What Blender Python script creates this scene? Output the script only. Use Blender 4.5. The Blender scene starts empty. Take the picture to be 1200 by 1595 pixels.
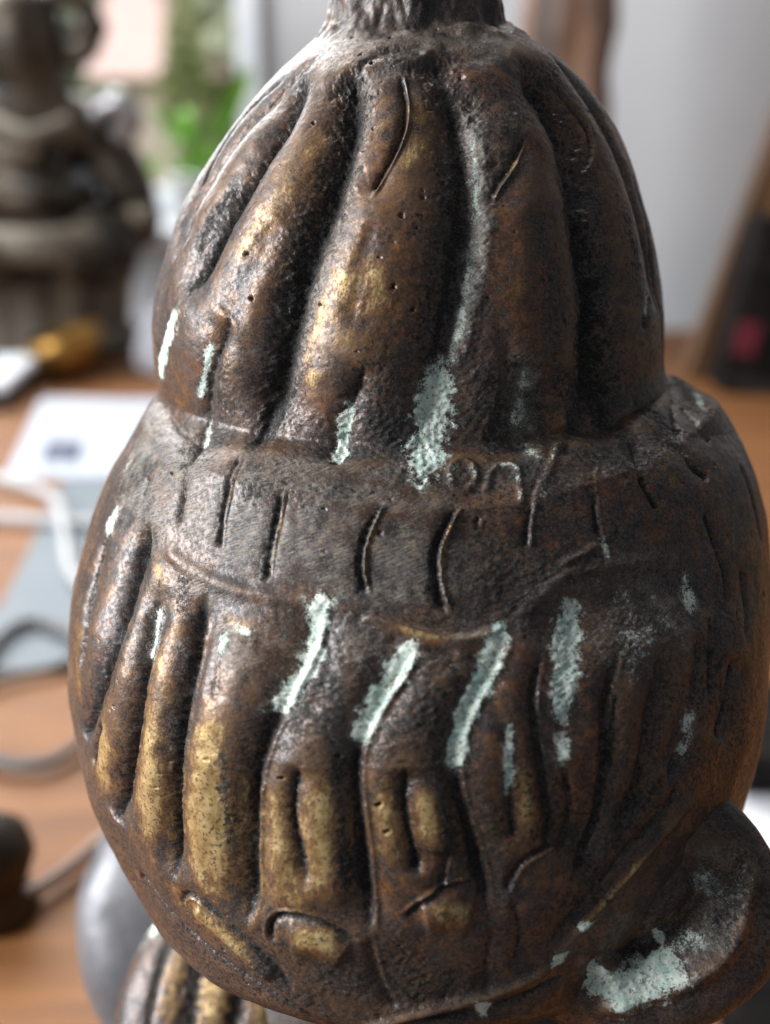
import bpy, math, random
import numpy as np
from mathutils import Vector, Matrix

random.seed(7)
rng = np.random.default_rng(7)
scene = bpy.context.scene
R = math.radians
col = scene.collection

# ------------------------------------------------------------------ camera
CAM = np.array([0.0, 0.0, 0.40])
PITCH = R(20.0)
FPX = 1847.0                      # focal length in photograph pixels (1200 wide)
cam_d = bpy.data.cameras.new('camera')
cam = bpy.data.objects.new('camera', cam_d)
col.objects.link(cam)
cam.location = CAM
cam.rotation_euler = (math.pi / 2 - PITCH, 0, 0)
cam_d.sensor_fit = 'HORIZONTAL'
cam_d.sensor_width = 36.0
cam_d.lens = 36.0 * FPX / 1200.0
cam_d.clip_start = 0.01
cam_d.clip_end = 200.0
cam_d.dof.use_dof = True
cam_d.dof.focus_distance = 0.272
cam_d.dof.aperture_fstop = 8.6
scene.camera = cam

# ------------------------------------------------------------------ light
w = bpy.data.worlds.new('World')
scene.world = w
w.use_nodes = True
bg = w.node_tree.nodes['Background']
bg.inputs[0].default_value = (0.80, 0.88, 1.0, 1)
bg.inputs[1].default_value = 0.175


def area(name, loc, target, sx, sy, power, colr):
    d = bpy.data.lights.new(name, 'AREA')
    d.shape = 'RECTANGLE'
    d.size, d.size_y, d.energy, d.color = sx, sy, power, colr
    o = bpy.data.objects.new(name, d)
    o.location = loc
    o.rotation_euler = (Vector(target) - Vector(loc)).to_track_quat('-Z', 'Y').to_euler()
    col.objects.link(o)
    return o


HEADC = (0.0, 0.32, 0.30)
area('window_light', (-1.9, 0.05, 1.05), HEADC, 1.1, 1.3, 104, (0.93, 0.96, 1.0))
area('window_light_back', (-0.75, 1.9, 1.0), HEADC, 0.9, 1.0, 22, (0.93, 0.97, 1.0))
area('wall_fill', (1.2, 1.2, 1.1), (0.7, 2.3, 0.6), 0.8, 0.8, 7, (1.0, 0.98, 0.95))  # unseen fill light added to brighten the back wall
area('daylight_outside', (-2.5, 7.0, 7.0), (-2.5, 7.5, 0), 8, 8, 1700, (1.0, 0.99, 0.96))

vs = scene.view_settings
vs.view_transform = 'Standard'
vs.look = 'None'
vs.gamma = 1.0
vs.exposure = -0.08
vs.use_curve_mapping = False


# ------------------------------------------------------------------ helpers
def ray(px, py):
    """world ray of a photograph pixel"""
    u, v = (px - 600.0) / FPX, (py - 797.5) / FPX
    f = np.array([0, math.cos(PITCH), -math.sin(PITCH)])
    up = np.array([0, math.sin(PITCH), math.cos(PITCH)])
    return f + u * np.array([1.0, 0, 0]) - v * up


def at(px, py, y):
    """point on the plane at world distance y"""
    d = ray(px, py)
    return CAM + d * (y / d[1])


def on_table(px, py, z=0.0):
    d = ray(px, py)
    return CAM + d * ((z - CAM[2]) / d[2])


PERM = rng.permutation(512)
GRAD = rng.normal(size=(512, 3))
GRAD /= np.linalg.norm(GRAD, axis=1)[:, None]


GRAD = GRAD.astype(np.float32)
PERM = PERM.astype(np.int32)


def perlin(p):
    i = np.floor(p).astype(np.int32)
    f = (p - i).astype(np.float32)
    u = f * f * f * (f * (f * 6 - 15) + 10)
    out = np.zeros(len(p), np.float32)
    X, Y, Z = i.T
    fx, fy, fz = f.T
    for dx in (0, 1):
        wx = u[:, 0] if dx else 1 - u[:, 0]
        hx = PERM[(X + dx) & 511] + Y
        for dy in (0, 1):
            wxy = wx * (u[:, 1] if dy else 1 - u[:, 1])
            hy = PERM[(hx + dy) & 511] + Z
            for dz in (0, 1):
                g = GRAD[PERM[(hy + dz) & 511]]
                out += wxy * (u[:, 2] if dz else 1 - u[:, 2]) * (g[:, 0] * (fx - dx) + g[:, 1] * (fy - dy) + g[:, 2] * (fz - dz))
    return out * 1.5


def fbm(p, octaves=3, gain=0.5):
    a, s, out = 1.0, 1.0, 0
    for k in range(octaves):
        out = out + a * perlin(p * s + 17.3 * k)
        a *= gain
        s *= 2.03
    return out


def smooth(a, b, x):
    t = np.clip((x - a) / (b - a), 0, 1)
    return t * t * (3 - 2 * t)


def catmull(pts, n=8):
    P = np.array(pts, float)
    if len(P) < 3:
        t = np.linspace(0, 1, n)[:, None]
        return P[0] * (1 - t) + P[-1] * t
    Q = np.vstack([2 * P[0] - P[1], P, 2 * P[-1] - P[-2]])
    out = []
    for i in range(1, len(Q) - 2):
        for t in np.linspace(0, 1, n, endpoint=False):
            a, b, c, d = Q[i - 1], Q[i], Q[i + 1], Q[i + 2]
            out.append(0.5 * (2 * b + (c - a) * t + (2 * a - 5 * b + 4 * c - d) * t * t + (3 * b - a - 3 * c + d) * t ** 3))
    out.append(P[-1])
    return np.array(out)


def tag(o, label=None, cat=None, group=None, kind=None):
    if label: o['label'] = label
    if cat: o['category'] = cat
    if group: o['group'] = group
    if kind: o['kind'] = kind
    return o


def empty(name, loc, label, cat, rz=0.0):
    o = bpy.data.objects.new(name, None)
    o.location = loc
    o.rotation_euler = (0, 0, rz)
    o.empty_display_size = 0.02
    col.objects.link(o)
    return tag(o, label, cat)


def mesh_obj(name, verts, faces, mat, parent=None, shade=True):
    me = bpy.data.meshes.new(name)
    me.from_pydata([tuple(map(float, v)) for v in verts], [], [tuple(map(int, f)) for f in faces])
    if shade:
        me.polygons.foreach_set('use_smooth', [True] * len(me.polygons))
    me.materials.append(mat)
    me.update()
    o = bpy.data.objects.new(name, me)
    col.objects.link(o)
    if parent is not None:
        o.parent = parent
        o.matrix_parent_inverse = Matrix.LocRotScale(parent.location, parent.rotation_euler, None).inverted()
    return o


# ------------------------------------------------------------------ materials
def new_mat(name):
    m = bpy.data.materials.new(name)
    m.use_nodes = True
    nt = m.node_tree
    b = nt.nodes['Principled BSDF']
    return m, nt, b


class N:
    """tiny node helper"""
    def __init__(self, nt): self.nt = nt

    def put(self, sock, v):
        if hasattr(v, 'is_output') or isinstance(v, bpy.types.NodeSocket):
            self.nt.links.new(v, sock)
        elif v is not None:
            sock.default_value = v

    def attr(self, n, out='Fac'):
        a = self.nt.nodes.new('ShaderNodeAttribute'); a.attribute_name = n
        return a.outputs[out]

    def obj(self):
        return self.nt.nodes.new('ShaderNodeTexCoord').outputs['Object']

    def noise(self, scale, detail=4, rough=0.55, vec=None, dist=0.0, out='Fac'):
        n = self.nt.nodes.new('ShaderNodeTexNoise')
        n.inputs['Scale'].default_value = scale
        n.inputs['Detail'].default_value = detail
        n.inputs['Roughness'].default_value = rough
        n.inputs['Distortion'].default_value = dist
        if vec is not None: self.nt.links.new(vec, n.inputs['Vector'])
        return n.outputs[out]

    def voro(self, scale, vec=None, out='Distance', feature='F1'):
        n = self.nt.nodes.new('ShaderNodeTexVoronoi')
        n.feature = feature
        n.inputs['Scale'].default_value = scale
        if vec is not None: self.nt.links.new(vec, n.inputs['Vector'])
        return n.outputs[out]

    def mapping(self, vec, scale, rot=0.0):
        n = self.nt.nodes.new('ShaderNodeMapping')
        n.inputs['Scale'].default_value = scale
        if rot: n.inputs['Rotation'].default_value = (0, 0, rot)
        self.nt.links.new(vec, n.inputs['Vector'])
        return n.outputs[0]

    def math(self, op, a, b=None, c=None, clamp=False):
        n = self.nt.nodes.new('ShaderNodeMath'); n.operation = op; n.use_clamp = clamp
        self.put(n.inputs[0], a)
        if b is not None: self.put(n.inputs[1], b)
        if c is not None: self.put(n.inputs[2], c)
        return n.outputs[0]

    def sstep(self, x, lo, hi, a=0.0, b=1.0):
        n = self.nt.nodes.new('ShaderNodeMapRange'); n.interpolation_type = 'SMOOTHSTEP'
        self.put(n.inputs[0], x)
        self.put(n.inputs[1], lo); self.put(n.inputs[2], hi); self.put(n.inputs[3], a); self.put(n.inputs[4], b)
        return n.outputs[0]

    def mix(self, f, a, b):
        n = self.nt.nodes.new('ShaderNodeMix'); n.data_type = 'RGBA'
        self.put(n.inputs[0], f)
        for s, v in ((n.inputs[6], a), (n.inputs[7], b)):
            self.put(s, v if not isinstance(v, tuple) else (*v, 1.0))
        return n.outputs[2]

    def mixf(self, f, a, b):
        n = self.nt.nodes.new('ShaderNodeMix'); n.data_type = 'FLOAT'
        self.put(n.inputs[0], f); self.put(n.inputs[2], a); self.put(n.inputs[3], b)
        return n.outputs[0]

    def bump(self, h, strength, dist, normal=None):
        n = self.nt.nodes.new('ShaderNodeBump')
        n.inputs['Strength'].default_value = strength
        n.inputs['Distance'].default_value = dist
        self.nt.links.new(h, n.inputs['Height'])
        if normal is not None: self.nt.links.new(normal, n.inputs['Normal'])
        return n.outputs[0]


def bronze_material():
    m, nt, b = new_mat('patinated_bronze')
    n = N(nt)
    o = n.obj()
    suv = n.attr('suv', 'Vector')
    big = n.noise(42, 2, 0.6, o)
    mid = n.noise(230, 3, 0.65, o)
    fine = n.noise(1000, 2, 0.7, o)
    grit = n.noise(2600, 1, 0.6, o)
    scr = n.noise(1.0, 2, 0.65, n.mapping(n.mapping(suv, (1, 1, 1), 0.45), (260, 3000, 1)))      # fine file marks running round the head
    rag = n.math('ADD', n.math('MULTIPLY', mid, 0.55), n.math('MULTIPLY', fine, 0.45))
    rag = n.math('ADD', rag, n.math('MULTIPLY', grit, 0.30))
    rag = n.math('MULTIPLY', n.math('SUBTRACT', rag, 0.65), 3.6)

    def mask(name, soft=0.16, amp=1.9, src=None):
        a = n.attr(name)
        v = n.math('ADD', a, n.math('MULTIPLY', src or rag, amp))
        g = n.sstep(a, 0.02, 0.22)
        return n.math('MULTIPLY', n.sstep(v, 0.5 - soft, 0.5 + soft), g)

    # brown patina, uneven between grey brown, red brown and near black
    c = n.mix(n.sstep(big, 0.36, 0.64), (0.050, 0.033, 0.026), (0.105, 0.053, 0.029))
    c = n.mix(n.sstep(mid, 0.47, 0.62), c, (0.160, 0.080, 0.040))
    c = n.mix(n.sstep(n.noise(75, 3, 0.7, o), 0.48, 0.58, 0, 0.8), c, (0.020, 0.017, 0.016))
    c = n.mix(n.sstep(n.noise(19, 2, 0.6, o), 0.44, 0.60, 0, 0.45), c, (0.070, 0.056, 0.054))
    c = n.mix(n.sstep(grit, 0.50, 0.60, 0, 0.34), c, (0.24, 0.18, 0.14))
    c = n.mix(n.math('MULTIPLY', n.sstep(fine, 0.51, 0.58, 0, 0.92), n.sstep(n.noise(26, 2, .6, o), 0.38, 0.58, 0.45, 1.0)), c, (0.013, 0.010, 0.009))
    worn = n.attr('worn')
    wm = n.sstep(n.math('ADD', worn, n.math('MULTIPLY', rag, 1.0)), 0.40, 1.0, 0, 0.62)
    c = n.mix(wm, c, n.mix(mid, (0.13, 0.066, 0.032), (0.22, 0.122, 0.058)))
    rust = mask('rust', 0.34, 0.95)
    c = n.mix(n.math('MULTIPLY', rust, 0.8), c, n.mix(n.sstep(fine, .38, .6), (0.27, 0.110, 0.040), (0.100, 0.036, 0.016)))
    dust = mask('dust', 0.36, 0.8)
    dcol = n.mix(n.sstep(fine, 0.42, 0.60), (0.165, 0.158, 0.152), (0.040, 0.037, 0.036))
    dcol = n.mix(n.sstep(scr, 0.50, 0.58), dcol, (0.30, 0.235, 0.165))
    c = n.mix(n.math('MULTIPLY', dust, 0.85), c, dcol)
    vsc = n.noise(1.0, 2, 0.6, n.mapping(n.mapping(suv, (1, 1, 1), -0.25), (1100, 300, 1)))       # scratches along the locks
    brag = n.math('ADD', n.math('MULTIPLY', rag, 0.50), n.math('MULTIPLY', n.math('SUBTRACT', vsc, 0.5), 1.3))
    ba = n.attr('brass')
    halo = n.sstep(n.math('ADD', ba, n.math('MULTIPLY', rag, 0.45)), 0.06, 0.42)
    c = n.mix(n.math('MULTIPLY', halo, 0.85), c, n.mix(n.sstep(fine, .45, .62), (0.25, 0.132, 0.048), (0.095, 0.046, 0.020)))
    brass = n.sstep(n.math('ADD', ba, n.math('MULTIPLY', brag, 0.8)), 0.32, 0.82)
    brass = n.math('MULTIPLY', brass, n.sstep(ba, 0.05, 0.30))
    bcol = n.mix(n.sstep(mid, .35, .65), (0.42, 0.275, 0.105), (0.60, 0.430, 0.200))
    bcol = n.mix(n.sstep(fine, 0.56, 0.61, 0, .8), bcol, (0.10, 0.058, 0.032))
    c = n.mix(n.math('MULTIPLY', brass, 0.94), c, bcol)
    black = mask('black', 0.26, 0.95)
    kcol = n.mix(n.sstep(grit, 0.57, 0.67), (0.007, 0.007, 0.007), (0.095, 0.080, 0.060))
    c = n.mix(n.math('MULTIPLY', black, 0.95), c, kcol)
    va = n.attr('verd')
    vh = n.math('MULTIPLY', n.sstep(n.math('ADD', va, n.math('MULTIPLY', rag, 0.9)), 0.26, 0.62), n.sstep(va, 0.02, 0.20))
    c = n.mix(n.math('MULTIPLY', vh, 0.62), c, n.mix(grit, (0.10, 0.115, 0.10), (0.30, 0.32, 0.28)))
    verd = mask('verd', 0.13, 0.5)
    vcol = n.mix(n.sstep(mid, 0.36, 0.60), (0.48, 0.63, 0.55), (0.76, 0.82, 0.72))
    vcol = n.mix(n.sstep(fine, 0.56, 0.62, 0, .8), vcol, (0.26, 0.23, 0.16))
    c = n.mix(verd, c, vcol)
    nt.links.new(c, b.inputs['Base Color'])

    ab, av, ad = n.attr('black'), n.attr('verd'), n.attr('dust')
    crust = n.math('MAXIMUM', n.math('MULTIPLY', black, 0.9), verd)
    met = n.mixf(brass, 0.22, 0.55)
    met = n.mixf(n.math('MAXIMUM', crust, n.math('MULTIPLY', dust, 0.55)), met, 0.0)
    nt.links.new(met, b.inputs['Metallic'])
    ro = n.mixf(n.sstep(fine, .38, .62), 0.30, 0.48)
    ro = n.mixf(dust, ro, 0.58)
    ro = n.mixf(brass, ro, n.mixf(mid, 0.42, 0.56))
    ro = n.mixf(crust, ro, 0.88)
    nt.links.new(ro, b.inputs['Roughness'])
    b.inputs['Specular IOR Level'].default_value = 0.6

    h = n.math('ADD', n.math('MULTIPLY', mid, 0.22), n.math('MULTIPLY', fine, 0.18))
    h = n.math('ADD', h, n.math('MULTIPLY', grit, n.mixf(n.math('MAXIMUM', ab, av), 0.07, 0.60)))
    h = n.math('ADD', h, n.math('MULTIPLY', scr, n.mixf(ad, 0.10, 0.30)))
    nt.links.new(n.bump(h, 0.62, 0.00060), b.inputs['Normal'])
    return m


def simple(name, c1, c2, scale=40, rough=0.5, metallic=0.0, bump=0.0, stretch=None, detail=4, lo=0.35, hi=0.65):
    m, nt, b = new_mat(name)
    n = N(nt)
    v = n.obj()
    if stretch: v = n.mapping(v, stretch)
    f = n.noise(scale, detail, 0.6, v)
    nt.links.new(n.mix(n.sstep(f, lo, hi), c1, c2), b.inputs['Base Color'])
    b.inputs['Roughness'].default_value = rough
    b.inputs['Metallic'].default_value = metallic
    if bump:
        nt.links.new(n.bump(f, 0.6, bump), b.inputs['Normal'])
    return m


def wood_material(name, c1, c2, axis=(1.2, 14, 14), rough=0.38):
    m, nt, b = new_mat(name)
    n = N(nt)
    v = n.mapping(n.obj(), axis)
    f = n.noise(2.2, 6, 0.62, v, 0.6)
    g = n.noise(26, 4, 0.6, v)
    c = n.mix(n.sstep(f, 0.3, 0.7), c1, c2)
    c = n.mix(n.sstep(g, 0.5, 0.75, 0, 0.35), c, tuple(x * 0.55 for x in c1))
    nt.links.new(c, b.inputs['Base Color'])
    nt.links.new(n.mixf(g, rough - 0.06, rough + 0.12), b.inputs['Roughness'])
    nt.links.new(n.bump(g, 0.2, 0.001), b.inputs['Normal'])
    return m


BRONZE = bronze_material()

# ------------------------------------------------------------------ the bronze head
D = 0.326          # horizontal distance from camera to the statue's axis (in the part's own frame)


class Frame:
    """a part's own upright frame; tilt leans its top away from the camera"""
    def __init__(self, tilt):
        t = R(tilt)
        self.p = PITCH - t
        self.X = np.array([1.0, 0, 0])
        self.Y = np.array([0, math.cos(t), -math.sin(t)])
        self.Z = np.array([0, math.sin(t), math.cos(t)])
        self.O = CAM + self.Y * D                       # origin: on the axis, level with the camera

    def world(self, q):
        return self.O + q[..., 0:1] * self.X + q[..., 1:2] * self.Y + q[..., 2:3] * self.Z

    def rdir(self, px, py):
        u, v = (px - 600.0) / FPX, (py - 797.5) / FPX
        return np.array([u, math.cos(self.p) - v * math.sin(self.p), -math.sin(self.p) - v * math.cos(self.p)])

    def side(self, px, py, ys):
        d = self.rdir(px, py)
        t = (D + ys) / d[1]
        return d[0] * t, d[2] * t

    def front(self, py, ry):
        d = self.rdir(640, py)
        t = (D - ry) / d[1]
        return d[2] * t


def project(wp):
    q = wp - CAM
    f = np.array([0, math.cos(PITCH), -math.sin(PITCH)])
    up = np.array([0, math.sin(PITCH), math.cos(PITCH)])
    dz = q @ f
    return 600 + FPX * q[:, 0] / dz, 797.5 - FPX * (q @ up) / dz, dz


def pchip(x, y, xi):
    """monotone cubic interpolation, x increasing"""
    x, y = np.array(x, float), np.array(y, float)
    h = np.diff(x); s = np.diff(y) / h
    m = np.zeros_like(x)
    for i in range(1, len(x) - 1):
        if s[i - 1] * s[i] > 0:
            a = (2 * h[i] + h[i - 1]) / 3 / (h[i] + h[i - 1])
            m[i] = s[i - 1] * s[i] / (a * s[i] + (1 - a) * s[i - 1])
    m[0], m[-1] = s[0], s[-1]
    k = np.clip(np.searchsorted(x, xi) - 1, 0, len(x) - 2)
    t = (np.clip(xi, x[0], x[-1]) - x[k]) / h[k]
    return ((2 * t ** 3 - 3 * t ** 2 + 1) * y[k] + (t ** 3 - 2 * t ** 2 + t) * h[k] * m[k]
            + (-2 * t ** 3 + 3 * t ** 2) * y[k + 1] + (t ** 3 - t ** 2) * h[k] * m[k + 1])


class Body:
    """closed ring surface: rows of z with left / right / depth radii, dense in front"""
    def __init__(self, grid, theta, centres):
        """grid: rows x columns x 3 of world points, theta per column, centres: one inner point per row"""
        self.shape = grid.shape[:2]
        self.theta = np.repeat(theta[None, :], self.shape[0], 0).ravel()
        st = np.concatenate([[0], np.cumsum(np.linalg.norm(np.diff(grid[:, self.shape[1] // 3], axis=0), axis=1))])
        self.s = np.repeat(st[:, None], self.shape[1], 1).ravel()
        self.centres = np.repeat(centres[:, None, :], self.shape[1], 1).reshape(-1, 3)
        self.pos = grid.reshape(-1, 3).copy()
        self.base = self.pos.copy()
        self.nor = self.normals(self.pos)
        self.ready()
        self.rag()

    def ready(self):
        self.px, self.py, self.dz = project(self.pos)
        self.facing = ((self.pos - CAM) * self.nor).sum(1) < 0
        self.bins()
        n_ = len(self.px)
        self.disp = np.zeros(n_); self.cut = np.zeros(n_)
        self.m = {k: np.zeros(n_) for k in ('brass', 'verd', 'black', 'rust', 'dust', 'worn')}

    def rag(self):
        V = self.base
        self.w1 = perlin(V * 140 + 31); self.w2 = perlin(V * 420 + 7); self.w3 = perlin(V * 1100 + 3)   # shared ragged edges
        self.warp = 0.55 * self.w1 + 0.45 * self.w2 + 0.40 * self.w3

    def swale(self, pts, hw, depth):
        """broad dip that leaves rounded lobes on both sides"""
        k = self.px2m(pts)
        idx, d, t, side = self.near(pts, hw * k * 2.5)
        tap = smooth(0, .15, t) * smooth(0, .15, 1 - t)
        self.disp[idx] -= depth * k * tap * np.exp(-np.abs(d / (hw * k)) ** 1.4)

    def normals(self, P):
        G = P.reshape(*self.shape, 3)
        du = np.roll(G, -1, 1) - np.roll(G, 1, 1)
        dv = np.gradient(G, axis=0)
        n = np.cross(du, dv)
        n /= np.linalg.norm(n, axis=-1)[..., None] + 1e-12
        n = n.reshape(-1, 3)
        if ((P - self.centres) * n).sum() < 0: n = -n
        return n

    def bins(self):
        self.cell = {}
        fi = np.nonzero(self.facing)[0]
        key = (self.px[fi] // 24).astype(int) * 1000 + (self.py[fi] // 24).astype(int)
        o = np.argsort(key, kind='stable')
        ks, st = np.unique(key[o], return_index=True)
        en = np.append(st[1:], len(o))
        for kk, a_, b_ in zip(ks, st, en): self.cell[int(kk)] = fi[o[a_:b_]]

    def hit(self, px, py):
        """surface point seen along a ray"""
        cx_, cy_ = int(px // 24), int(py // 24)
        for rad in (1, 2, 4, 8, 16):
            c = [self.cell[k_] for i in range(-rad, rad + 1) for j in range(-rad, rad + 1)
                 if (k_ := (cx_ + i) * 1000 + cy_ + j) in self.cell]
            if c: break
        c = np.concatenate(c)
        d2 = (self.px[c] - px) ** 2 + (self.py[c] - py) ** 2
        k = np.argsort(d2)[:4]
        wgt = 1 / (d2[k] + 0.3)
        return (self.base[c[k]] * wgt[:, None]).sum(0) / wgt.sum()

    def line(self, pts):
        return catmull([self.hit(*p[:2]) for p in pts], 3)

    def near(self, pts, reach):
        L = self.line(pts)
        lo, hi = L.min(0) - reach, L.max(0) + reach
        idx = np.nonzero(((self.base > lo) & (self.base < hi)).all(1))[0]
        V = (self.base[idx] - L[0]).astype(np.float32); off = L[0]; L = (L - off).astype(np.float32)
        best = np.full(len(idx), 1e9, np.float32); tt = np.zeros(len(idx)); side = np.zeros(len(idx))
        ln = np.concatenate([[0], np.cumsum(np.linalg.norm(np.diff(L, axis=0), axis=1))])
        for i in range(len(L) - 1):
            a, ab = L[i], L[i + 1] - L[i]
            l2 = ab @ ab + 1e-14
            t = np.clip(((V - a) @ ab) / l2, 0, 1)
            q = V - (a + t[:, None] * ab)
            d = np.linalg.norm(q, axis=1)
            b = d < best
            best[b] = d[b]; tt[b] = (ln[i] + t[b] * (ln[i + 1] - ln[i])) / ln[-1]
            sv = np.cross(L.mean(0) + off - CAM, ab).astype(np.float32)
            side[b] = -np.sign(q[b] @ sv)
        return idx, best, tt, side

    def px2m(self, pts):
        c = self.hit(*pts[len(pts) // 2][:2])
        return np.linalg.norm(c - CAM) / FPX

    def groove(self, pts, hw, depth, black=0.9, lip=0.0, t0=0.12, t1=0.12, wide=0.45, dust=0.0):
        """cut a groove; hw and depth in photograph pixels, lip>0 raises the right bank, <0 the left"""
        k = self.px2m(pts)
        hwm = hw * k * (1.05 if hw > 14 else 0.8)
        depth = depth * 0.82
        idx, d, t, side = self.near(pts, hwm * 6)
        if len(idx) == 0: return
        V = self.base[idx]
        wob = 1 + 0.5 * self.w1[idx] + 0.45 * self.w2[idx] + 0.3 * self.w3[idx]
        tap = smooth(0, t0 + 1e-6, t) * smooth(0, t1 + 1e-6, 1 - t)
        ww = hwm * np.clip(wob, 0.35, 2) * (0.45 + 0.55 * tap)
        core = np.exp(-(d / ww) ** 2 * 1.1)
        wd = np.exp(-(d / (2.7 * hwm)) ** 2)
        g = depth * k * tap * ((1 - wide) * core + wide * wd)
        self.cut[idx] += g ** 3
        if lip:
            sgn = 1 if lip > 0 else -1
            e = np.exp(-((d - 1.25 * hwm) / (0.55 * hwm)) ** 2) * (side * sgn > 0)
            self.disp[idx] += abs(lip) * k * tap * e * np.clip(1 + 1.0 * self.w1[idx], 0, 2)
        if black:
            self.m['black'][idx] = np.maximum(self.m['black'][idx], black * np.exp(-(d / (1.0 * ww)) ** 2) * (0.3 + 0.7 * tap))
        if dust:
            self.m['dust'][idx] = np.maximum(self.m['dust'][idx], dust * np.exp(-((d - hwm) / (0.9 * hwm)) ** 2) * (side > 0) * tap)

    def ridge(self, pts, hw, height, t0=0.1, t1=0.1):
        k = self.px2m(pts)
        idx, d, t, side = self.near(pts, hw * k * 3)
        tap = smooth(0, t0 + 1e-6, t) * smooth(0, t1 + 1e-6, 1 - t)
        self.disp[idx] += height * k * tap * np.exp(-(d / (hw * k)) ** 2)

    def paint(self, kind, pts, hw, v=1.0, raise_=0.0, soft=1.0):
        k = self.px2m(pts)
        hw = hw * {'verd': 1.3, 'brass': 1.35}.get(kind, 1.0)
        v = v * {'rust': 1.0}.get(kind, 1.0)
        idx, d, t, side = self.near(pts, hw * k * 2.6)
        amp = {'verd': 0.30, 'black': 0.9, 'dust': 0.8, 'rust': 0.8, 'brass': 0.45}[kind]
        dw = np.clip(d / (hw * k) * (1 + 0.4 * self.w2[idx]) + amp * self.warp[idx], 0, None)
        if kind == 'brass': v = min(v, .72)
        e = v * np.exp(-dw ** 2 / soft) * (0.75 + 0.25 * smooth(0, .12, t) * smooth(0, .12, 1 - t)) * (1 if kind != 'brass' else 0.35 + 0.65 * smooth(0, .3, t) * smooth(0, .3, 1 - t))
        self.m[kind][idx] = np.maximum(self.m[kind][idx], e)
        if kind == 'verd':
            self.m['black'][idx] *= 1 - np.clip(e * 1.3, 0, 1)
            self.cut[idx] *= (1 - 0.55 * min(v, 1) * np.exp(-(d / (1.5 * hw * k)) ** 2)) ** 3      # the salts fill the channel
            raise_ = raise_ * 0.15
        if raise_:
            V = self.base[idx]
            self.disp[idx] += raise_ * k * smooth(0.35, 0.8, e + 0.5 * self.w2[idx]) * (1 + 0.7 * self.w3[idx])

    def wear(self):
        """raised strands are rubbed: bronze shows where the relief stands proud of its surroundings"""
        d = (self.disp - np.cbrt(self.cut)).reshape(self.shape)
        def blur(a, r):
            for ax in (0, 1):
                p_ = np.pad(a, [(r + 1, r) if i == ax else (0, 0) for i in (0, 1)], mode='edge')
                c = np.cumsum(p_, axis=ax)
                n_ = a.shape[ax]
                a = (np.take(c, range(2 * r + 1, 2 * r + 1 + n_), ax) - np.take(c, range(0, n_), ax)) / (2 * r + 1)
            return a
        low = blur(blur(d, 22), 22)
        wn = np.clip((d - low) / 0.0011 + 0.25 * self.w1.reshape(self.shape), 0, 1).ravel()
        self.m['worn'] = wn
        self.m['brass'] = np.clip(self.m['brass'] * (0.55 + 0.75 * wn), 0, 1)

    def finish(self, relief=1.0):
        self.pos = self.base + self.nor * (self.disp - np.cbrt(self.cut))[:, None]
        V = self.base
        n = 0.0004 * fbm(V * 55, 3) + 0.00008 * fbm(V * 330, 3)
        rough = self.m['black'] * 0.9 + self.m['verd'] * 0.7
        n += 0.0005 * rough * fbm(V * 800, 2, 0.6)
        pock = fbm(V * 420 + 9, 2)
        n -= 0.0006 * smooth(0.80, 1.0, pock)
        self.pos = self.pos + self.nor * (n * relief)[:, None]

    def build(self, spans, parent):
        """spans: list of (part name, first row, last row)"""
        nr, nc = self.shape
        nor = self.normals(self.pos)
        suv = np.stack([self.theta * 0.09, self.s, np.zeros_like(self.s)], -1)
        out = []
        for name, r0, r1 in spans:
            rows = r1 - r0 + 1
            sl = slice(r0 * nc, (r1 + 1) * nc)
            P = self.pos[sl]
            i = np.arange(rows - 1)[:, None] * nc
            j = np.arange(nc)[None, :]
            j2 = (j + 1) % nc
            F = np.stack([i + j, i + nc + j, i + nc + j2, i + j2], -1).reshape(-1, 4)
            caps = []
            if r0 == 0: caps.append(list(range(nc)))
            if r1 == nr - 1: caps.append(list(range((rows - 1) * nc, rows * nc))[::-1])
            me = bpy.data.meshes.new(name)
            me.vertices.add(len(P)); me.vertices.foreach_set('co', P.astype(np.float32).ravel())
            nl = F.size + sum(map(len, caps))
            me.loops.add(nl)
            me.loops.foreach_set('vertex_index', np.concatenate([F.ravel()] + [np.array(c) for c in caps]).astype(np.int32))
            starts = np.concatenate([np.arange(len(F)) * 4, F.size + np.cumsum([0] + [len(c) for c in caps])[:-1]]) if caps else np.arange(len(F)) * 4
            me.polygons.add(len(F) + len(caps))
            me.polygons.foreach_set('loop_start', starts.astype(np.int32))
            me.update(calc_edges=True)
            me.validate()
            me.polygons.foreach_set('use_smooth', np.ones(len(me.polygons), bool))
            for k, v in self.m.items():
                a = me.attributes.new(k, 'FLOAT', 'POINT')
                a.data.foreach_set('value', v[sl].astype(np.float32))
            a = me.attributes.new('suv', 'FLOAT_VECTOR', 'POINT')
            a.data.foreach_set('vector', suv[sl].astype(np.float32).ravel())
            me.materials.append(BRONZE)
            me.normals_split_custom_set_from_vertices(nor[sl].tolist())
            ob = bpy.data.objects.new(name, me)
            col.objects.link(ob)
            if parent is not None:
                ob.parent = parent
                ob.matrix_parent_inverse = Matrix.LocRotScale(parent.location, parent.rotation_euler, None).inverted()
            out.append(ob)
        return out


bust = empty('bronze_bust', (0.008, D + 0.03, 0.0),
             'weathered bronze bust seen from behind, ridged hair, tall topknot and verdigris in its grooves', 'statue')

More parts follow.
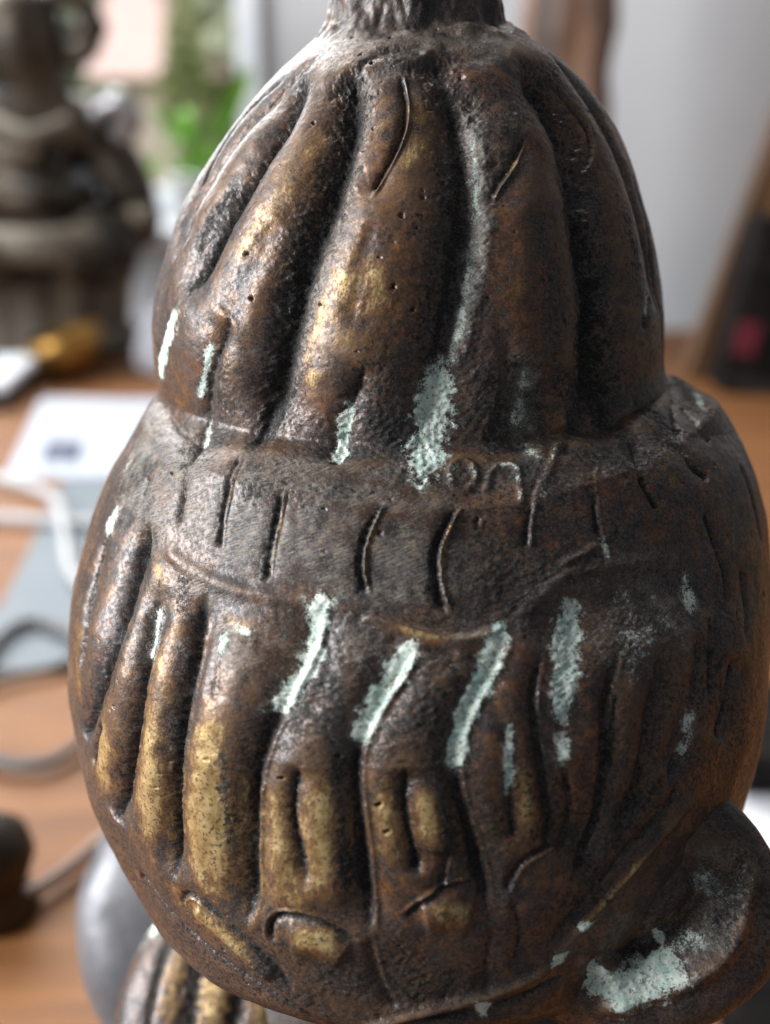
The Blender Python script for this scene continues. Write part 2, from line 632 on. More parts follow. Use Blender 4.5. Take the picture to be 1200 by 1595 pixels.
class Solid:
    """plain shape before carving: left / right / depth radii over z in its own frame"""
    def __init__(self, frame, z, xl, xr, ry, cx):
        o_ = np.argsort(z)
        self.fr, self.z, self.xl, self.xr, self.ry, self.cx = frame, z[o_], xl[o_], xr[o_], ry[o_], cx

    def at(self, TH, Z):
        f = lambda v: np.interp(Z, self.z, v)
        sn, cs = np.sin(TH), np.cos(TH)
        return self.fr.world(np.stack([self.cx + np.where(sn > 0, f(self.xr), f(self.xl)) * sn, -f(self.ry) * cs, Z], -1))

    def centre(self, Z):
        return self.fr.world(np.stack([np.full_like(Z, self.cx), np.zeros_like(Z), Z], -1))


def side_profile(fr, pts, cx, zz):
    q = []
    for px, py in pts:
        r0 = abs((px - 600) / FPX * D - cx)
        x, z = fr.side(px, py, -r0 * 0.2)
        q.append((z, abs(x - cx)))
    q.sort()
    z, r = zip(*q)
    return pchip(z, r, zz)


# ---- topknot: its axis upright
fT = Frame(1.0)
tl = [(526, -150), (523, -70), (520, 0), (513, 32), (478, 66), (425, 118), (370, 180), (312, 262), (272, 335), (247, 405), (233, 470), (228, 525), (232, 575), (246, 640), (260, 720), (270, 780)]
tr = [(772, -150), (775, -70), (778, 0), (783, 36), (822, 56), (882, 92), (932, 142), (972, 205), (1002, 275), (1023, 345), (1037, 420), (1043, 500), (1041, 560), (1030, 640), (1020, 720), (1010, 780)]
cxT = 0.0068
zlo = fT.side(300, 775, -0.01)[1]; zhi = fT.side(526, -145, -0.01)[1]
zz = np.linspace(zhi, zlo, 500)
aL, aR = side_profile(fT, tl, cxT, zz), side_profile(fT, tr, cxT, zz)
KNOT = Solid(fT, zz, aL, aR, (aL + aR) / 2, cxT)

# ---- head: bowed, so its own axis leans away
fH = Frame(13.0)
hl = [(300, 570), (250, 610), (224, 645), (200, 690), (172, 740), (150, 790), (129, 860), (114, 930), (108, 1000), (108, 1060), (117, 1120), (130, 1185), (152, 1240), (186, 1300), (215, 1345), (240, 1385)]
hr = [(960, 500), (1010, 545), (1052, 572), (1095, 594), (1132, 640), (1166, 700), (1190, 765), (1200, 850), (1200, 950), (1196, 1020), (1190, 1090), (1177, 1150), (1162, 1200), (1140, 1270), (1105, 1330), (1080, 1370)]
cxH = 0.0078
z0 = fH.side(960, 505, -0.015)[1]; z1 = fH.side(240, 1380, -0.015)[1]
zz = np.linspace(z0, z1, 600)
aL, aR = side_profile(fH, hl, cxH, zz), side_profile(fH, hr, cxH, zz)
fpts = [(690, .060), (745, .0690), (800, .0722), (880, .0755), (950, .0788), (985, .0815), (1020, .0850), (1090, .0893), (1170, .0915), (1260, .0925), (1350, .0920), (1440, .0900), (1520, .0875), (1590, .0845), (1640, .081)]
fz, fr_ = zip(*sorted((fH.front(py, ry), ry) for py, ry in fpts))
ryy = pchip(fz, fr_, zz)
SKULL = Solid(fH, zz, aL * 1.028, aR * 1.03, ryy, cxH)

th = np.concatenate([np.linspace(-R(104), R(104), 620), np.linspace(R(104), 2 * math.pi - R(104), 60)[1:-1]])
# knot rows down to ring A
zA = fT.front(690, 0.069)
zk = np.linspace(KNOT.z[-1], zA, 390)
TH, Z = np.meshgrid(th, zk)
gk = KNOT.at(TH, Z)
# skull rows from ring B, which rises at both sides, down to the hem
zBf, zBl, zBr = fH.front(800, .0722), fH.side(224, 655, -.015)[1], fH.side(1118, 622, -.015)[1]
sn = np.sin(th)
wgt = np.abs(sn) ** 1.7
zB = zBf * (1 - wgt) + np.where(sn > 0, zBr, zBl) * wgt
tt_ = np.linspace(0, 1, 500)[:, None]
Zs = zB[None, :] * (1 - tt_) + z1 * tt_
gs_ = SKULL.at(np.repeat(th[None, :], 500, 0), Zs)
# the waist between them: a smooth concave join
nw = 70
u = np.linspace(0, 1, nw + 2)[1:-1][:, None, None]
pA, pB = gk[-1], gs_[0]
span = np.linalg.norm(pB - pA, axis=1)[:, None]
tA = gk[-1] - gk[-3]; tA = tA / (np.linalg.norm(tA, axis=1)[:, None] + 1e-12) * span
tB = gs_[2] - gs_[0]; tB = tB / (np.linalg.norm(tB, axis=1)[:, None] + 1e-12) * span
gw = ((2 * u ** 3 - 3 * u ** 2 + 1) * pA + (u ** 3 - 2 * u ** 2 + u) * tA * 0.45 + (-2 * u ** 3 + 3 * u ** 2) * pB + (u ** 3 - u ** 2) * tB * 0.45)
# underside rolls in towards the neck
k = 34
t = np.linspace(0, 1, k + 1)[1:]
cen = SKULL.centre(np.array([z1]))[0]
gu = []
for ti in t:
    ring = cen + (gs_[-1] - cen) * (1 - 0.45 * ti ** 1.3) - fH.Z * 0.010 * math.sin(ti * math.pi * 0.9)
    gu.append(ring)
grid = np.concatenate([gk, gw, gs_, np.array(gu)])
cens = np.concatenate([KNOT.centre(zk), np.linspace(KNOT.centre(zk[-1:])[0], SKULL.centre(Zs.mean(1)[:1])[0], nw), SKULL.centre(Zs.mean(1)), np.repeat(cen[None], k, 0)])
U = Body(grid, th, cens)
T = H = U
ROW_A, ROW_B, ROW_END = 390, 390 + nw, len(grid) - 1

# wide soft swellings between the grooves come from the grooves' wide falloff
T.groove([(548, 95), (541, 170), (522, 250), (490, 340), (457, 430), (436, 520), (420, 600), (405, 680), (396, 720)], 21, 34, 1.0, lip=3, t0=.06, t1=.16, dust=.7)
T.groove([(672, 72), (702, 130), (726, 200), (736, 270), (734, 350), (726, 430), (708, 510), (688, 590), (668, 660), (655, 750)], 25, 30, 0.55, t0=.05, t1=.14, wide=.45)
T.groove([(722, 190), (722, 270), (716, 350), (704, 430), (690, 500), (668, 580), (655, 640)], 12, 14, 1.0)
T.groove([(475, 105), (442, 170), (402, 232), (362, 300), (326, 370), (296, 440), (280, 480)], 13, 20, 1.0, t0=.1, t1=.2)
T.groove([(505, 78), (456, 112), (402, 167), (352, 228), (312, 292), (287, 352), (270, 410)], 7, 10, 0.35, lip=4)
T.groove([(445, 112), (384, 172), (333, 242), (302, 303)], 5, 9, 0.4, lip=-3)
T.groove([(622, 108), (631, 150), (628, 190), (612, 230), (592, 265), (570, 302)], 6, 11, 0.6, lip=6, wide=.5)
T.swale([(624, 110), (630, 180), (600, 255), (565, 310)], 30, 9)
T.groove([(825, 205), (803, 250), (782, 282), (772, 305)], 5.5, 9, 0.5, lip=6, wide=.5)
T.swale([(830, 200), (800, 255), (768, 310)], 28, 8)
T.groove([(800, 78), (852, 130), (890, 190), (912, 260), (922, 330), (932, 400), (941, 470), (940, 540), (936, 610), (936, 700)], 20, 30, 0.55, t1=.12, wide=.4)
T.groove([(915, 300), (926, 370), (938, 440), (942, 520), (937, 600), (936, 690)], 15, 12, 1.0, t1=.04)
T.groove([(838, 68), (900, 118), (947, 190), (977, 260), (1002, 340), (1018, 430), (1025, 500)], 7, 11, 0.5, lip=-3)
T.groove([(860, 110), (905, 160), (930, 205), (934, 235), (926, 260)], 6, 8, 0.5, lip=4)
T.groove([(985, 260), (1008, 330), (1022, 420), (1030, 520), (1028, 600)], 4, 7, 0.6)
T.groove([(1012, 458), (1004, 490), (1005, 515)], 5, 9, 0.9)
T.groove([(572, 560), (552, 620), (533, 680), (524, 730)], 11, 15, 0.6, t0=.3, t1=.02)
T.groove([(360, 480), (332, 550), (318, 605), (318, 660), (300, 715), (288, 740)], 7, 11, 0.8)
T.groove([(822, 560), (828, 620), (815, 675), (830, 720)], 11, 10, 0.5)
T.groove([(560, 118), (562, 95), (590, 78), (640, 72), (668, 82)], 7, 8, 0.5)
T.groove([(430, 330), (385, 420), (345, 500)], 18, 9, 0.0, wide=.6)
T.groove([(585, 330), (560, 420), (545, 520)], 16, 7, 0.0, wide=.6)
T.groove([(760, 470), (790, 520), (800, 590)], 16, 8, 0.0, wide=.6)
T.groove([(840, 300), (858, 400), (868, 520), (872, 640)], 16, 10, 0.25, wide=.6)
T.groove([(690, 60), (720, 120), (748, 175)], 10, 7, 0.0)
T.ridge([(690, 100), (735, 165), (762, 240), (770, 330), (756, 430), (735, 520), (712, 600)], 13, 5)
T.groove([(880, 600), (890, 660), (880, 720)], 6, 8, .6)
T.groove([(800, 500), (790, 600), (770, 690)], 9, 6, .3)
for pts, hw, dp in (([(545, 110), (522, 250), (457, 430), (420, 600), (400, 700)], 62, 26), ([(690, 110), (734, 270), (726, 430), (688, 590), (662, 720)], 62, 24), ([(470, 110), (402, 232), (326, 370), (280, 480)], 48, 18),
                    ([(800, 80), (890, 190), (925, 340), (941, 470), (936, 690)], 62, 24), ([(840, 70), (947, 190), (1002, 340), (1025, 500)], 30, 10), ([(572, 560), (533, 680), (524, 730)], 40, 12), ([(500, 80), (402, 167), (312, 292), (270, 410)], 30, 10),
                    ([(825, 560), (820, 720)], 40, 10), ([(350, 490), (318, 605), (300, 715)], 36, 10)):
    T.swale(pts, hw, dp)
# pits
for p in ((515, 132), (437, 408), (374, 390), (610, 445), (640, 480), (575, 90), (655, 748), (380, 462), (765, 460), (488, 470)):
    T.groove([p, (p[0] + 5, p[1] + 3)], 5, 11, 1.0, t0=0, t1=0, wide=.1)
# wear and deposits
T.paint('dust', [(744, 150), (755, 230), (758, 310), (748, 400), (735, 470), (718, 540)], 19, 1.0)
T.paint('verd', [(742, 190), (752, 300), (742, 400), (724, 500), (705, 570)], 9, .50)
T.paint('verd', [(690, 595), (676, 650), (664, 715), (658, 738)], 23, 1.0, raise_=7)
T.paint('verd', [(544, 640), (532, 680), (526, 718)], 9, .95, raise_=3)
T.paint('verd', [(274, 493), (262, 530), (252, 578)], 12, 1.25, raise_=5)
T.paint('verd', [(322, 540), (313, 585), (306, 615)], 7, .72)
T.paint('verd', [(320, 660), (316, 690)], 7, .65)
T.paint('verd', [(828, 590), (816, 650), (832, 715)], 15, .50)
T.paint('dust', [(825, 570), (818, 650), (830, 725)], 28, .85)
T.paint('verd', [(1011, 460), (1006, 488)], 5, .7)
T.paint('dust', [(530, 320), (500, 420), (470, 520), (445, 610), (425, 690)], 14, .70)
T.paint('dust', [(400, 250), (350, 330), (310, 420)], 14, .55)
T.paint('dust', [(600, 40), (700, 60), (760, 40)], 45, .55)
T.paint('dust', [(520, 20), (560, 60), (640, 50)], 40, .5)
T.paint('dust', [(420, 720), (520, 735), (640, 740)], 26, .6)
T.paint('brass', [(508, 425), (490, 490), (470, 545), (462, 600)], 9, .95)
T.paint('brass', [(530, 430), (575, 450), (600, 490)], 30, .46)
T.paint('brass', [(480, 570), (475, 610)], 14, .55)
T.paint('brass', [(440, 300), (400, 345), (375, 430)], 24, .42)
T.paint('brass', [(470, 250), (500, 180)], 18, .36)
T.paint('brass', [(640, 125), (650, 180), (640, 235), (605, 275)], 15, .52)
T.paint('brass', [(590, 130), (585, 220)], 12, .36)
T.paint('brass', [(320, 520), (330, 590)], 12, .38)
T.paint('brass', [(262, 610), (300, 640)], 14, .35)
T.paint('brass', [(808, 235), (800, 262)], 6, .62)
T.paint('brass', [(870, 640), (885, 665)], 14, .50)
T.paint('brass', [(955, 470), (950, 560), (945, 630)], 7, .45)
T.paint('brass', [(905, 170), (930, 215)], 10, .4)
for a, b_, hw, v in (((640, 400), (640, 500), 60, .62), ((660, 150), (690, 330), 36, .50), ((790, 380), (800, 480), 40, .66), ((470, 600), (500, 660), 36, .5),
                     ((900, 150), (840, 250), 40, .5), ((430, 330), (380, 480), 40, .4), ((860, 560), (860, 680), 30, .5), ((560, 540), (600, 600), 40, .45), ((700, 90), (790, 130), 40, .45), ((600, 160), (560, 300), 30, .42)):
    T.paint('rust', [a, b_], hw, v)
for a, b_, hw, v in (((620, 620), (600, 720), 60, .50), ((790, 600), (760, 720), 55, .42), ((680, 360), (660, 560), 26, .5), ((430, 640), (470, 720), 40, .45), ((350, 640), (300, 700), 40, .5),
                     ((540, 120), (510, 200), 20, .55), ((870, 100), (800, 180), 30, .4), ((480, 100), (430, 190), 14, .6), ((960, 560), (980, 690), 40, .45), ((640, 110), (600, 70), 20, .5), ((900, 640), (960, 720), 36, .75)):
    T.paint('black', [a, b_], hw, v)
# the rough stump above the knot
zl = (U.base - fT.O) @ fT.Z
stump = smooth(fT.side(640, 75, 0)[1], fT.side(640, 40, 0)[1], zl)
U.disp += stump * (0.0022 * fbm(U.base * np.array([110, 110, 60]), 3))

# engraved strokes of the band
H.groove([(378, 715), (357, 760), (346, 810), (342, 860)], 5, 9, .85, lip=5)
H.groove([(442, 762), (430, 810), (421, 855), (415, 910)], 6, 10, .9, lip=5)
H.groove([(600, 780), (572, 830), (561, 880), (570, 930)], 6, 12, .9, lip=9)
H.groove([(715, 785), (690, 830), (680, 870), (685, 920), (697, 958)], 6.5, 13, .95, lip=10)
H.groove([(838, 745), (826, 800), (821, 860)], 5, 8, .7, lip=5)
H.groove([(925, 725), (925, 790), (935, 840), (944, 862)], 6, 10, .9, lip=3)
H.groove([(980, 690), (1000, 750), (1028, 802)], 7, 11, 1.0, lip=-3)
H.groove([(1052, 690), (1078, 722), (1108, 748)], 10, 13, 1.0)
H.groove([(1095, 790), (1115, 850), (1130, 900), (1135, 945)], 5, 8, 1.0)
H.groove([(1150, 720), (1172, 780), (1188, 850)], 4, 7, .9)
H.groove([(1152, 880), (1163, 940), (1165, 1000)], 4, 7, .8)
H.groove([(1106, 960), (1112, 1030), (1110, 1090)], 6, 8, .9)
H.groove([(298, 700), (287, 760), (279, 825)], 5, 8, .8)
H.groove([(232, 745), (222, 775)], 4, 6, .7)
H.groove([(1060, 640), (1090, 670), (1110, 690)], 4, 6, .7)
H.groove([(965, 820), (950, 845), (930, 850)], 5, 5, .4)
# step where band overlaps the hair below
H.ridge([(560, 958), (610, 975), (655, 990), (715, 998), (780, 985)], 9, 9)
H.ridge([(250, 850), (330, 905), (420, 930), (520, 948), (580, 962)], 13, 5)
H.ridge([(800, 975), (880, 900), (960, 880), (1050, 870)], 12, 5)
H.groove([(600, 992), (655, 1008), (720, 1015)], 8, 8, .4)
# crusty scrolls under the knot
H.ridge([(700, 745), (705, 728), (722, 722), (738, 732), (740, 750), (728, 764), (708, 762), (700, 745)], 5, 4, 0, 0)
H.ridge([(758, 770), (764, 740), (785, 730), (805, 738), (812, 765), (812, 790)], 5, 4)
H.ridge([(832, 800), (842, 760), (858, 735), (866, 695)], 5, 4)
H.ridge([(945, 865), (930, 850), (905, 865), (870, 880)], 6, 5)
# long grooves of the lower hair
H.groove([(168, 830), (148, 900), (131, 980), (122, 1050)], 8, 12, .7)
H.groove([(236, 805), (214, 870), (192, 935), (172, 1000), (150, 1065), (132, 1125), (125, 1150)], 11, 18, 1.0, t0=.1, t1=.05)
H.groove([(248, 905), (232, 960), (220, 1020), (206, 1100), (192, 1190), (178, 1278)], 12, 22, 1.0, t0=.15, t1=.03, lip=3)
H.groove([(322, 915), (305, 960), (290, 1030), (272, 1120), (262, 1210), (260, 1300), (270, 1378)], 13.5, 22, 1.0, t0=.1, t1=.1, lip=4)
H.groove([(500, 930), (482, 1000), (440, 1080), (402, 1165), (384, 1240), (383, 1320), (388, 1400), (384, 1448)], 13, 20, .9, t0=.08, t1=.1, lip=6, wide=.5)
H.groove([(648, 1000), (610, 1060), (572, 1125), (550, 1195), (552, 1270), (563, 1340), (572, 1420), (576, 1460)], 12.5, 19, .9, t0=.08, t1=.1, lip=6, wide=.5)
H.groove([(790, 980), (770, 1035), (738, 1095), (712, 1160), (714, 1230), (732, 1300), (752, 1370), (765, 1450)], 12, 18, .8, t0=.08, t1=.15, lip=4, wide=.5)
H.groove([(797, 1120), (797, 1190), (795, 1245), (806, 1320)], 10, 15, .8)
H.groove([(896, 915), (893, 990), (886, 1050), (882, 1110), (880, 1190)], 17, 20, .4, t0=.05, t1=.15)
H.groove([(464, 1192), (453, 1235), (453, 1288), (465, 1340), (479, 1395)], 9, 15, 1.0, t0=.1, t1=.3)
H.groove([(632, 1195), (628, 1260), (640, 1320), (652, 1375)], 10, 16, .95)
H.groove([(154, 1122), (143, 1192)], 5, 10, 1.0)
H.groove([(966, 1075), (960, 1140), (958, 1205)], 5, 9, 1.0)
H.groove([(1030, 1040), (1028, 1120), (1015, 1200)], 8, 8, .5)
H.groove([(845, 1090), (848, 1180), (860, 1270)], 7, 8, .5)
H.groove([(912, 1180), (920, 1260), (900, 1330)], 8, 8, .4)
H.groove([(520, 990), (500, 1060), (470, 1120)], 14, 7, 0, wide=.6)
H.groove([(350, 960), (335, 1040), (330, 1100)], 10, 6, .2, wide=.6)
H.groove([(1080, 1040), (1060, 1130), (1035, 1200)], 9, 8, .2)
for pts, hw, dp in (([(236, 805), (192, 935), (150, 1065), (125, 1150)], 30, 12), ([(248, 905), (220, 1020), (192, 1190), (178, 1278)], 32, 14), ([(322, 915), (290, 1030), (262, 1210), (270, 1378)], 38, 18),
                    ([(500, 930), (440, 1080), (384, 1240), (386, 1448)], 46, 22), ([(648, 1000), (572, 1125), (552, 1270), (576, 1460)], 46, 22), ([(790, 980), (712, 1160), (732, 1300), (765, 1450)], 44, 18), ([(896, 915), (882, 1190)], 40, 10),
                    ([(464, 1192), (454, 1290), (479, 1395)], 28, 8), ([(632, 1195), (652, 1375)], 30, 9)):
    H.swale(pts, hw * 1.1, dp * 1.0)
for pts, hw, dp, bl in (([(850, 1000), (838, 1080), (845, 1180), (862, 1290), (850, 1350)], 8, 14, .7), ([(965, 1010), (952, 1100), (950, 1200), (930, 1300), (890, 1380)], 9, 15, .7), ([(1035, 1000), (1022, 1100), (1005, 1200), (965, 1300)], 8, 13, .6),
                        ([(1095, 980), (1090, 1060), (1070, 1150), (1040, 1230)], 7, 11, .6), ([(880, 1180), (895, 1260), (880, 1340)], 7, 10, .6), ([(700, 1330), (690, 1400)], 6, 8, .5), ([(1150, 1020), (1140, 1090), (1120, 1160)], 5, 8, .6)):
    H.groove(pts, hw, dp, bl, lip=3, wide=.5)
    H.swale(pts, 30, 9)
# curls of the hairline
H.groove([(290, 1425), (283, 1402), (300, 1398), (350, 1436), (420, 1496), (462, 1545)], 6, 9, .8, lip=-3)
H.groove([(428, 1470), (420, 1442), (448, 1428), (502, 1438), (562, 1468)], 8, 13, .95, lip=4)
H.groove([(630, 1435), (655, 1412), (700, 1390), (750, 1388)], 7, 10, .6, lip=4)
H.groove([(574, 1462), (588, 1520), (618, 1575)], 8, 9, .3, lip=3)
H.groove([(768, 1442), (758, 1500), (762, 1550)], 7, 8, .5)
H.groove([(790, 1400), (815, 1350), (860, 1322), (882, 1316)], 7, 8, .7, lip=-4)
H.groove([(800, 1400), (810, 1460), (800, 1510)], 6, 6, .5)
H.ridge([(450, 1462), (500, 1468), (540, 1490)], 26, 9)
H.ridge([(300, 1412), (360, 1462), (430, 1525)], 14, 8)
H.ridge([(655, 1430), (700, 1422), (740, 1430)], 26, 9)
# rolled hem
H.groove([(215, 1362), (290, 1450), (380, 1520), (460, 1572), (560, 1610)], 6, 9, .7, t0=.02, t1=.02)
H.ridge([(560, 1600), (640, 1580), (720, 1560), (800, 1535), (870, 1500)], 9, 11)
H.groove([(600, 1600), (660, 1590), (740, 1578), (820, 1552), (890, 1515)], 7, 10, .8)
H.ridge([(860, 1500), (920, 1430), (980, 1360), (1040, 1290), (1090, 1215)], 8, 8)
H.groove([(850, 1480), (905, 1418), (965, 1345), (1025, 1275), (1070, 1205)], 9, 9, .6)
for p in ((455, 1055), (520, 1180), (415, 880), (655, 752), (600, 1300), (585, 1260), (345, 985), (560, 1330), (430, 1215), (890, 1060)):
    H.groove([p, (p[0] + 5, p[1] + 3)], 5, 11, 1.0, t0=0, t1=0, wide=.1)

H.paint('dust', [(250, 700), (330, 800), (450, 840), (600, 860), (720, 870)], 70, .62)
H.paint('dust', [(230, 660), (215, 740), (260, 850)], 50, .66)
H.paint('dust', [(300, 880), (350, 980), (380, 1040)], 36, .50)
H.paint('dust', [(1090, 620), (1130, 690), (1150, 760)], 40, .32)
H.paint('dust', [(420, 1000), (540, 1000)], 50, .40)
H.paint('dust', [(720, 745), (790, 745), (850, 740)], 28, .55)
H.paint('verd', [(722, 722), (740, 742), (720, 764), (700, 745), (722, 722)], 5, .40)
H.paint('verd', [(764, 745), (785, 730), (808, 742), (812, 780)], 5, .42)
H.paint('verd', [(835, 795), (848, 750), (866, 695)], 6, .42)
H.paint('verd', [(500, 938), (488, 985), (482, 1020), (455, 1060), (430, 1098)], 17, .92, raise_=5)
H.paint('verd', [(642, 1005), (610, 1055), (578, 1108), (562, 1150)], 15, 1.05, raise_=5)
H.paint('verd', [(780, 980), (762, 1040), (732, 1100), (716, 1150), (714, 1190)], 14, 1.15, raise_=6)
H.paint('verd', [(894, 950), (892, 1010), (886, 1060), (884, 1110)], 18, 1.0, raise_=6)
H.paint('verd', [(880, 965), (866, 1000)], 10, .75)
H.paint('verd', [(883, 1150), (882, 1190)], 12, .75, raise_=3)
H.paint('verd', [(797, 1135), (795, 1190), (793, 1240)], 8, .85, raise_=3)
H.paint('verd', [(238, 950), (230, 990), (224, 1015)], 8, 1.05, raise_=3)
H.paint('verd', [(345, 985), (342, 1010)], 9, .85)
H.paint('verd', [(365, 975), (390, 985)], 8, .5)
H.paint('verd', [(180, 800), (170, 830)], 11, .75)
H.paint('verd', [(205, 715), (195, 730)], 5, .65)
H.paint('verd', [(1068, 910), (1075, 945)], 16, .62)
H.paint('verd', [(1080, 1110), (1072, 1150), (1065, 1180)], 14, .50)
H.paint('verd', [(1085, 615), (1095, 640)], 7, .6)
H.paint('verd', [(1000, 960), (980, 1010), (1010, 1040)], 34, .34)
H.paint('verd', [(905, 1445), (918, 1440)], 7, 1.1, raise_=4)
H.paint('verd', [(865, 1500), (878, 1490)], 9, 1.1, raise_=4)
H.paint('verd', [(745, 1562), (755, 1575)], 9, 1.1, raise_=4)
H.paint('verd', [(940, 845), (944, 865)], 7, .65)
H.paint('verd', [(1060, 700), (1040, 660)], 12, .35)
br = [([(230, 1060), (225, 1160), (225, 1260), (232, 1340)], 22, .60), ([(228, 1180), (226, 1270), (245, 1345)], 20, .95), ([(325, 1090), (315, 1180), (312, 1270), (330, 1340)], 24, .80),
      ([(330, 1280), (345, 1350), (370, 1410)], 24, .58), ([(425, 1180), (415, 1260), (425, 1340), (440, 1400)], 20, .58), ([(500, 1200), (497, 1260), (500, 1330), (520, 1380)], 17, .66),
      ([(592, 1225), (590, 1275), (600, 1310)], 17, .66), ([(655, 1225), (660, 1280), (668, 1330)], 12, .72), ([(160, 1130), (152, 1190), (165, 1250)], 16, .74), ([(250, 1370), (310, 1425), (370, 1470)], 20, .74),
      ([(455, 1455), (500, 1460), (530, 1475)], 17, .80), ([(675, 1425), (690, 1420)], 20, .62), ([(130, 960), (118, 1050), (122, 1110)], 14, .48), ([(300, 935), (275, 960), (265, 1020)], 10, .52), ([(255, 880), (240, 900)], 13, .58),
      ([(815, 1180), (825, 1250), (820, 1330)], 14, .46), ([(700, 1330), (720, 1400)], 20, .34), ([(370, 730), (352, 790)], 4, .7), ([(235, 990), (245, 1060)], 8, .5), ([(260, 1050), (252, 1110)], 12, .42),
      ([(605, 972), (650, 990), (700, 998)], 6, .5), ([(880, 830), (925, 845)], 12, .34), ([(1000, 730), (1060, 745)], 20, .34), ([(580, 850), (574, 880)], 3, .6), ([(700, 830), (690, 860)], 3, .6), ([(480, 1400), (400, 1390)], 16, .46),
      ([(880, 1465), (950, 1392), (1020, 1312)], 5, .55), ([(350, 965), (390, 975)], 8, .5), ([(310, 700), (250, 720), (330, 830)], 20, .24)]
br += [([(232, 1150), (228, 1240), (238, 1330)], 26, .9), ([(322, 1130), (314, 1220), (322, 1310), (345, 1390)], 30, .85), ([(425, 1200), (418, 1290), (430, 1370)], 22, .72), ([(502, 1210), (500, 1290), (512, 1370)], 20, .72), ([(160, 1120), (156, 1180), (168, 1245)], 20, .85),
       ([(595, 1225), (598, 1300)], 20, .7), ([(660, 1230), (668, 1330)], 15, .72), ([(255, 1375), (330, 1440), (410, 1500)], 20, .7), ([(610, 440), (560, 430), (520, 470)], 26, .6), ([(690, 1425), (740, 1420)], 18, .5), ([(830, 1180), (822, 1320)], 14, .6)]
for p, hw, v in br: H.paint('brass', p, hw, v)
for a, b_, hw, v in (((350, 1120), (340, 1060), 30, .4), ((540, 1230), (520, 1400), 30, .5), ((620, 1180), (650, 1380), 50, .55), ((820, 1010), (830, 1330), 34, .62), ((930, 1130), (900, 1300), 50, .6), ((690, 1440), (650, 1520), 50, .55),
                     ((240, 1000), (220, 1120), 24, .45), ((1100, 760), (1150, 950), 40, .55), ((900, 770), (1020, 760), 50, .45), ((640, 1000), (760, 1005), 14, .7), ((750, 820), (880, 840), 40, .38), ((160, 950), (150, 1040), 24, .5), ((860, 1400), (820, 1470), 40, .5)):
    H.paint('rust', [a, b_], hw, v)
for a, b_, hw, v in (((520, 1000), (460, 1150), 40, .62), ((660, 1030), (610, 1170), 36, .64), ((560, 980), (600, 1000), 30, .6), ((760, 920), (950, 890), 50, .6), ((690, 1060), (670, 1200), 34, .60), ((820, 930), (860, 1000), 30, .6), ((960, 900), (1040, 1000), 50, .55),
                     ((345, 1180), (350, 1330), 13, .80), ((520, 1200), (535, 1380), 13, .78), ((690, 1200), (700, 1340), 16, .72), ((930, 1000), (950, 1060), 40, .5), ((860, 1260), (930, 1380), 50, .5), ((1010, 1230), (900, 1400), 40, .55), ((480, 1510), (720, 1540), 50, .52),
                     ((380, 760), (560, 770), 26, .5), ((740, 800), (800, 900), 40, .42), ((1080, 1000), (1150, 1130), 50, .45), ((370, 1480), (500, 1570), 26, .6), ((600, 750), (900, 740), 30, .55), ((960, 690), (1000, 720), 30, .7), ((430, 960), (560, 960), 26, .45), ((290, 900), (280, 960), 12, .5)):
    H.paint('black', [a, b_], hw, v)
for a, b_, hw, v in (((460, 330), (425, 640), 26, .75), ((430, 560), (400, 700), 26, .75), ((560, 640), (640, 700), 46, .7), ((740, 560), (770, 690), 44, .62), ((690, 240), (700, 420), 18, .7), ((930, 350), (940, 640), 22, .8), ((520, 1010), (500, 1130), 34, .75), ((680, 1020), (650, 1140), 30, .75), ((590, 1000), (560, 1060), 26, .7), ((440, 1060), (400, 1150), 16, .7), ((290, 1000), (265, 1200), 16, .8), ((820, 960), (760, 900), 40, .7), ((300, 380), (350, 290), 14, .7), ((480, 690), (640, 715), 34, .62), ((720, 640), (780, 715), 40, .62), ((600, 540), (620, 640), 40, .45), ((850, 700), (920, 715), 30, .7), ((330, 560), (340, 680), 22, .5), ((760, 900), (900, 905), 34, .66), ((950, 960), (1050, 1080), 44, .5),
                     ((1000, 1120), (940, 1260), 40, .45), ((700, 1010), (660, 1150), 26, .6), ((830, 1100), (840, 1260), 26, .45), ((760, 1250), (790, 1400), 24, .5), ((600, 1480), (680, 1560), 44, .55), ((430, 1130), (470, 1080), 24, .55), ((870, 380), (880, 520), 30, .35), ((980, 330), (1000, 450), 26, .45), ((640, 330), (690, 420), 26, .4), ((1120, 900), (1150, 1000), 30, .4)):
    U.paint('black', [a, b_], hw, v)
for a, b_, hw, v in (((900, 1040), (940, 1150), 40, .5), ((680, 1380), (760, 1440), 40, .5), ((850, 1330), (900, 1400), 40, .5), ((1000, 800), (1060, 840), 40, .5), ((560, 480), (660, 460), 40, .6), ((770, 430), (830, 480), 36, .6), ((820, 1080), (815, 1180), 20, .6), ((560, 1290), (610, 1400), 24, .5), ((420, 1100), (400, 1160), 20, .4), ((740, 800), (790, 850), 30, .4)):
    U.paint('rust', [a, b_], hw, v)
for pts in ([(602, 800), (582, 835), (572, 880), (580, 922)], [(716, 800), (698, 832), (690, 872), (697, 920)], [(384, 728), (366, 760), (356, 790)], [(440, 790), (436, 850)]):
    U.paint('brass', pts, 3, .75)
U.paint('dust', [(300, 800), (450, 850), (600, 880), (720, 880)], 60, .75)
U.paint('dust', [(380, 745), (520, 770), (700, 790)], 30, .6)
U.ridge([(290, 685), (420, 712), (640, 726), (860, 712), (990, 665)], 44, 11, .2, .2)
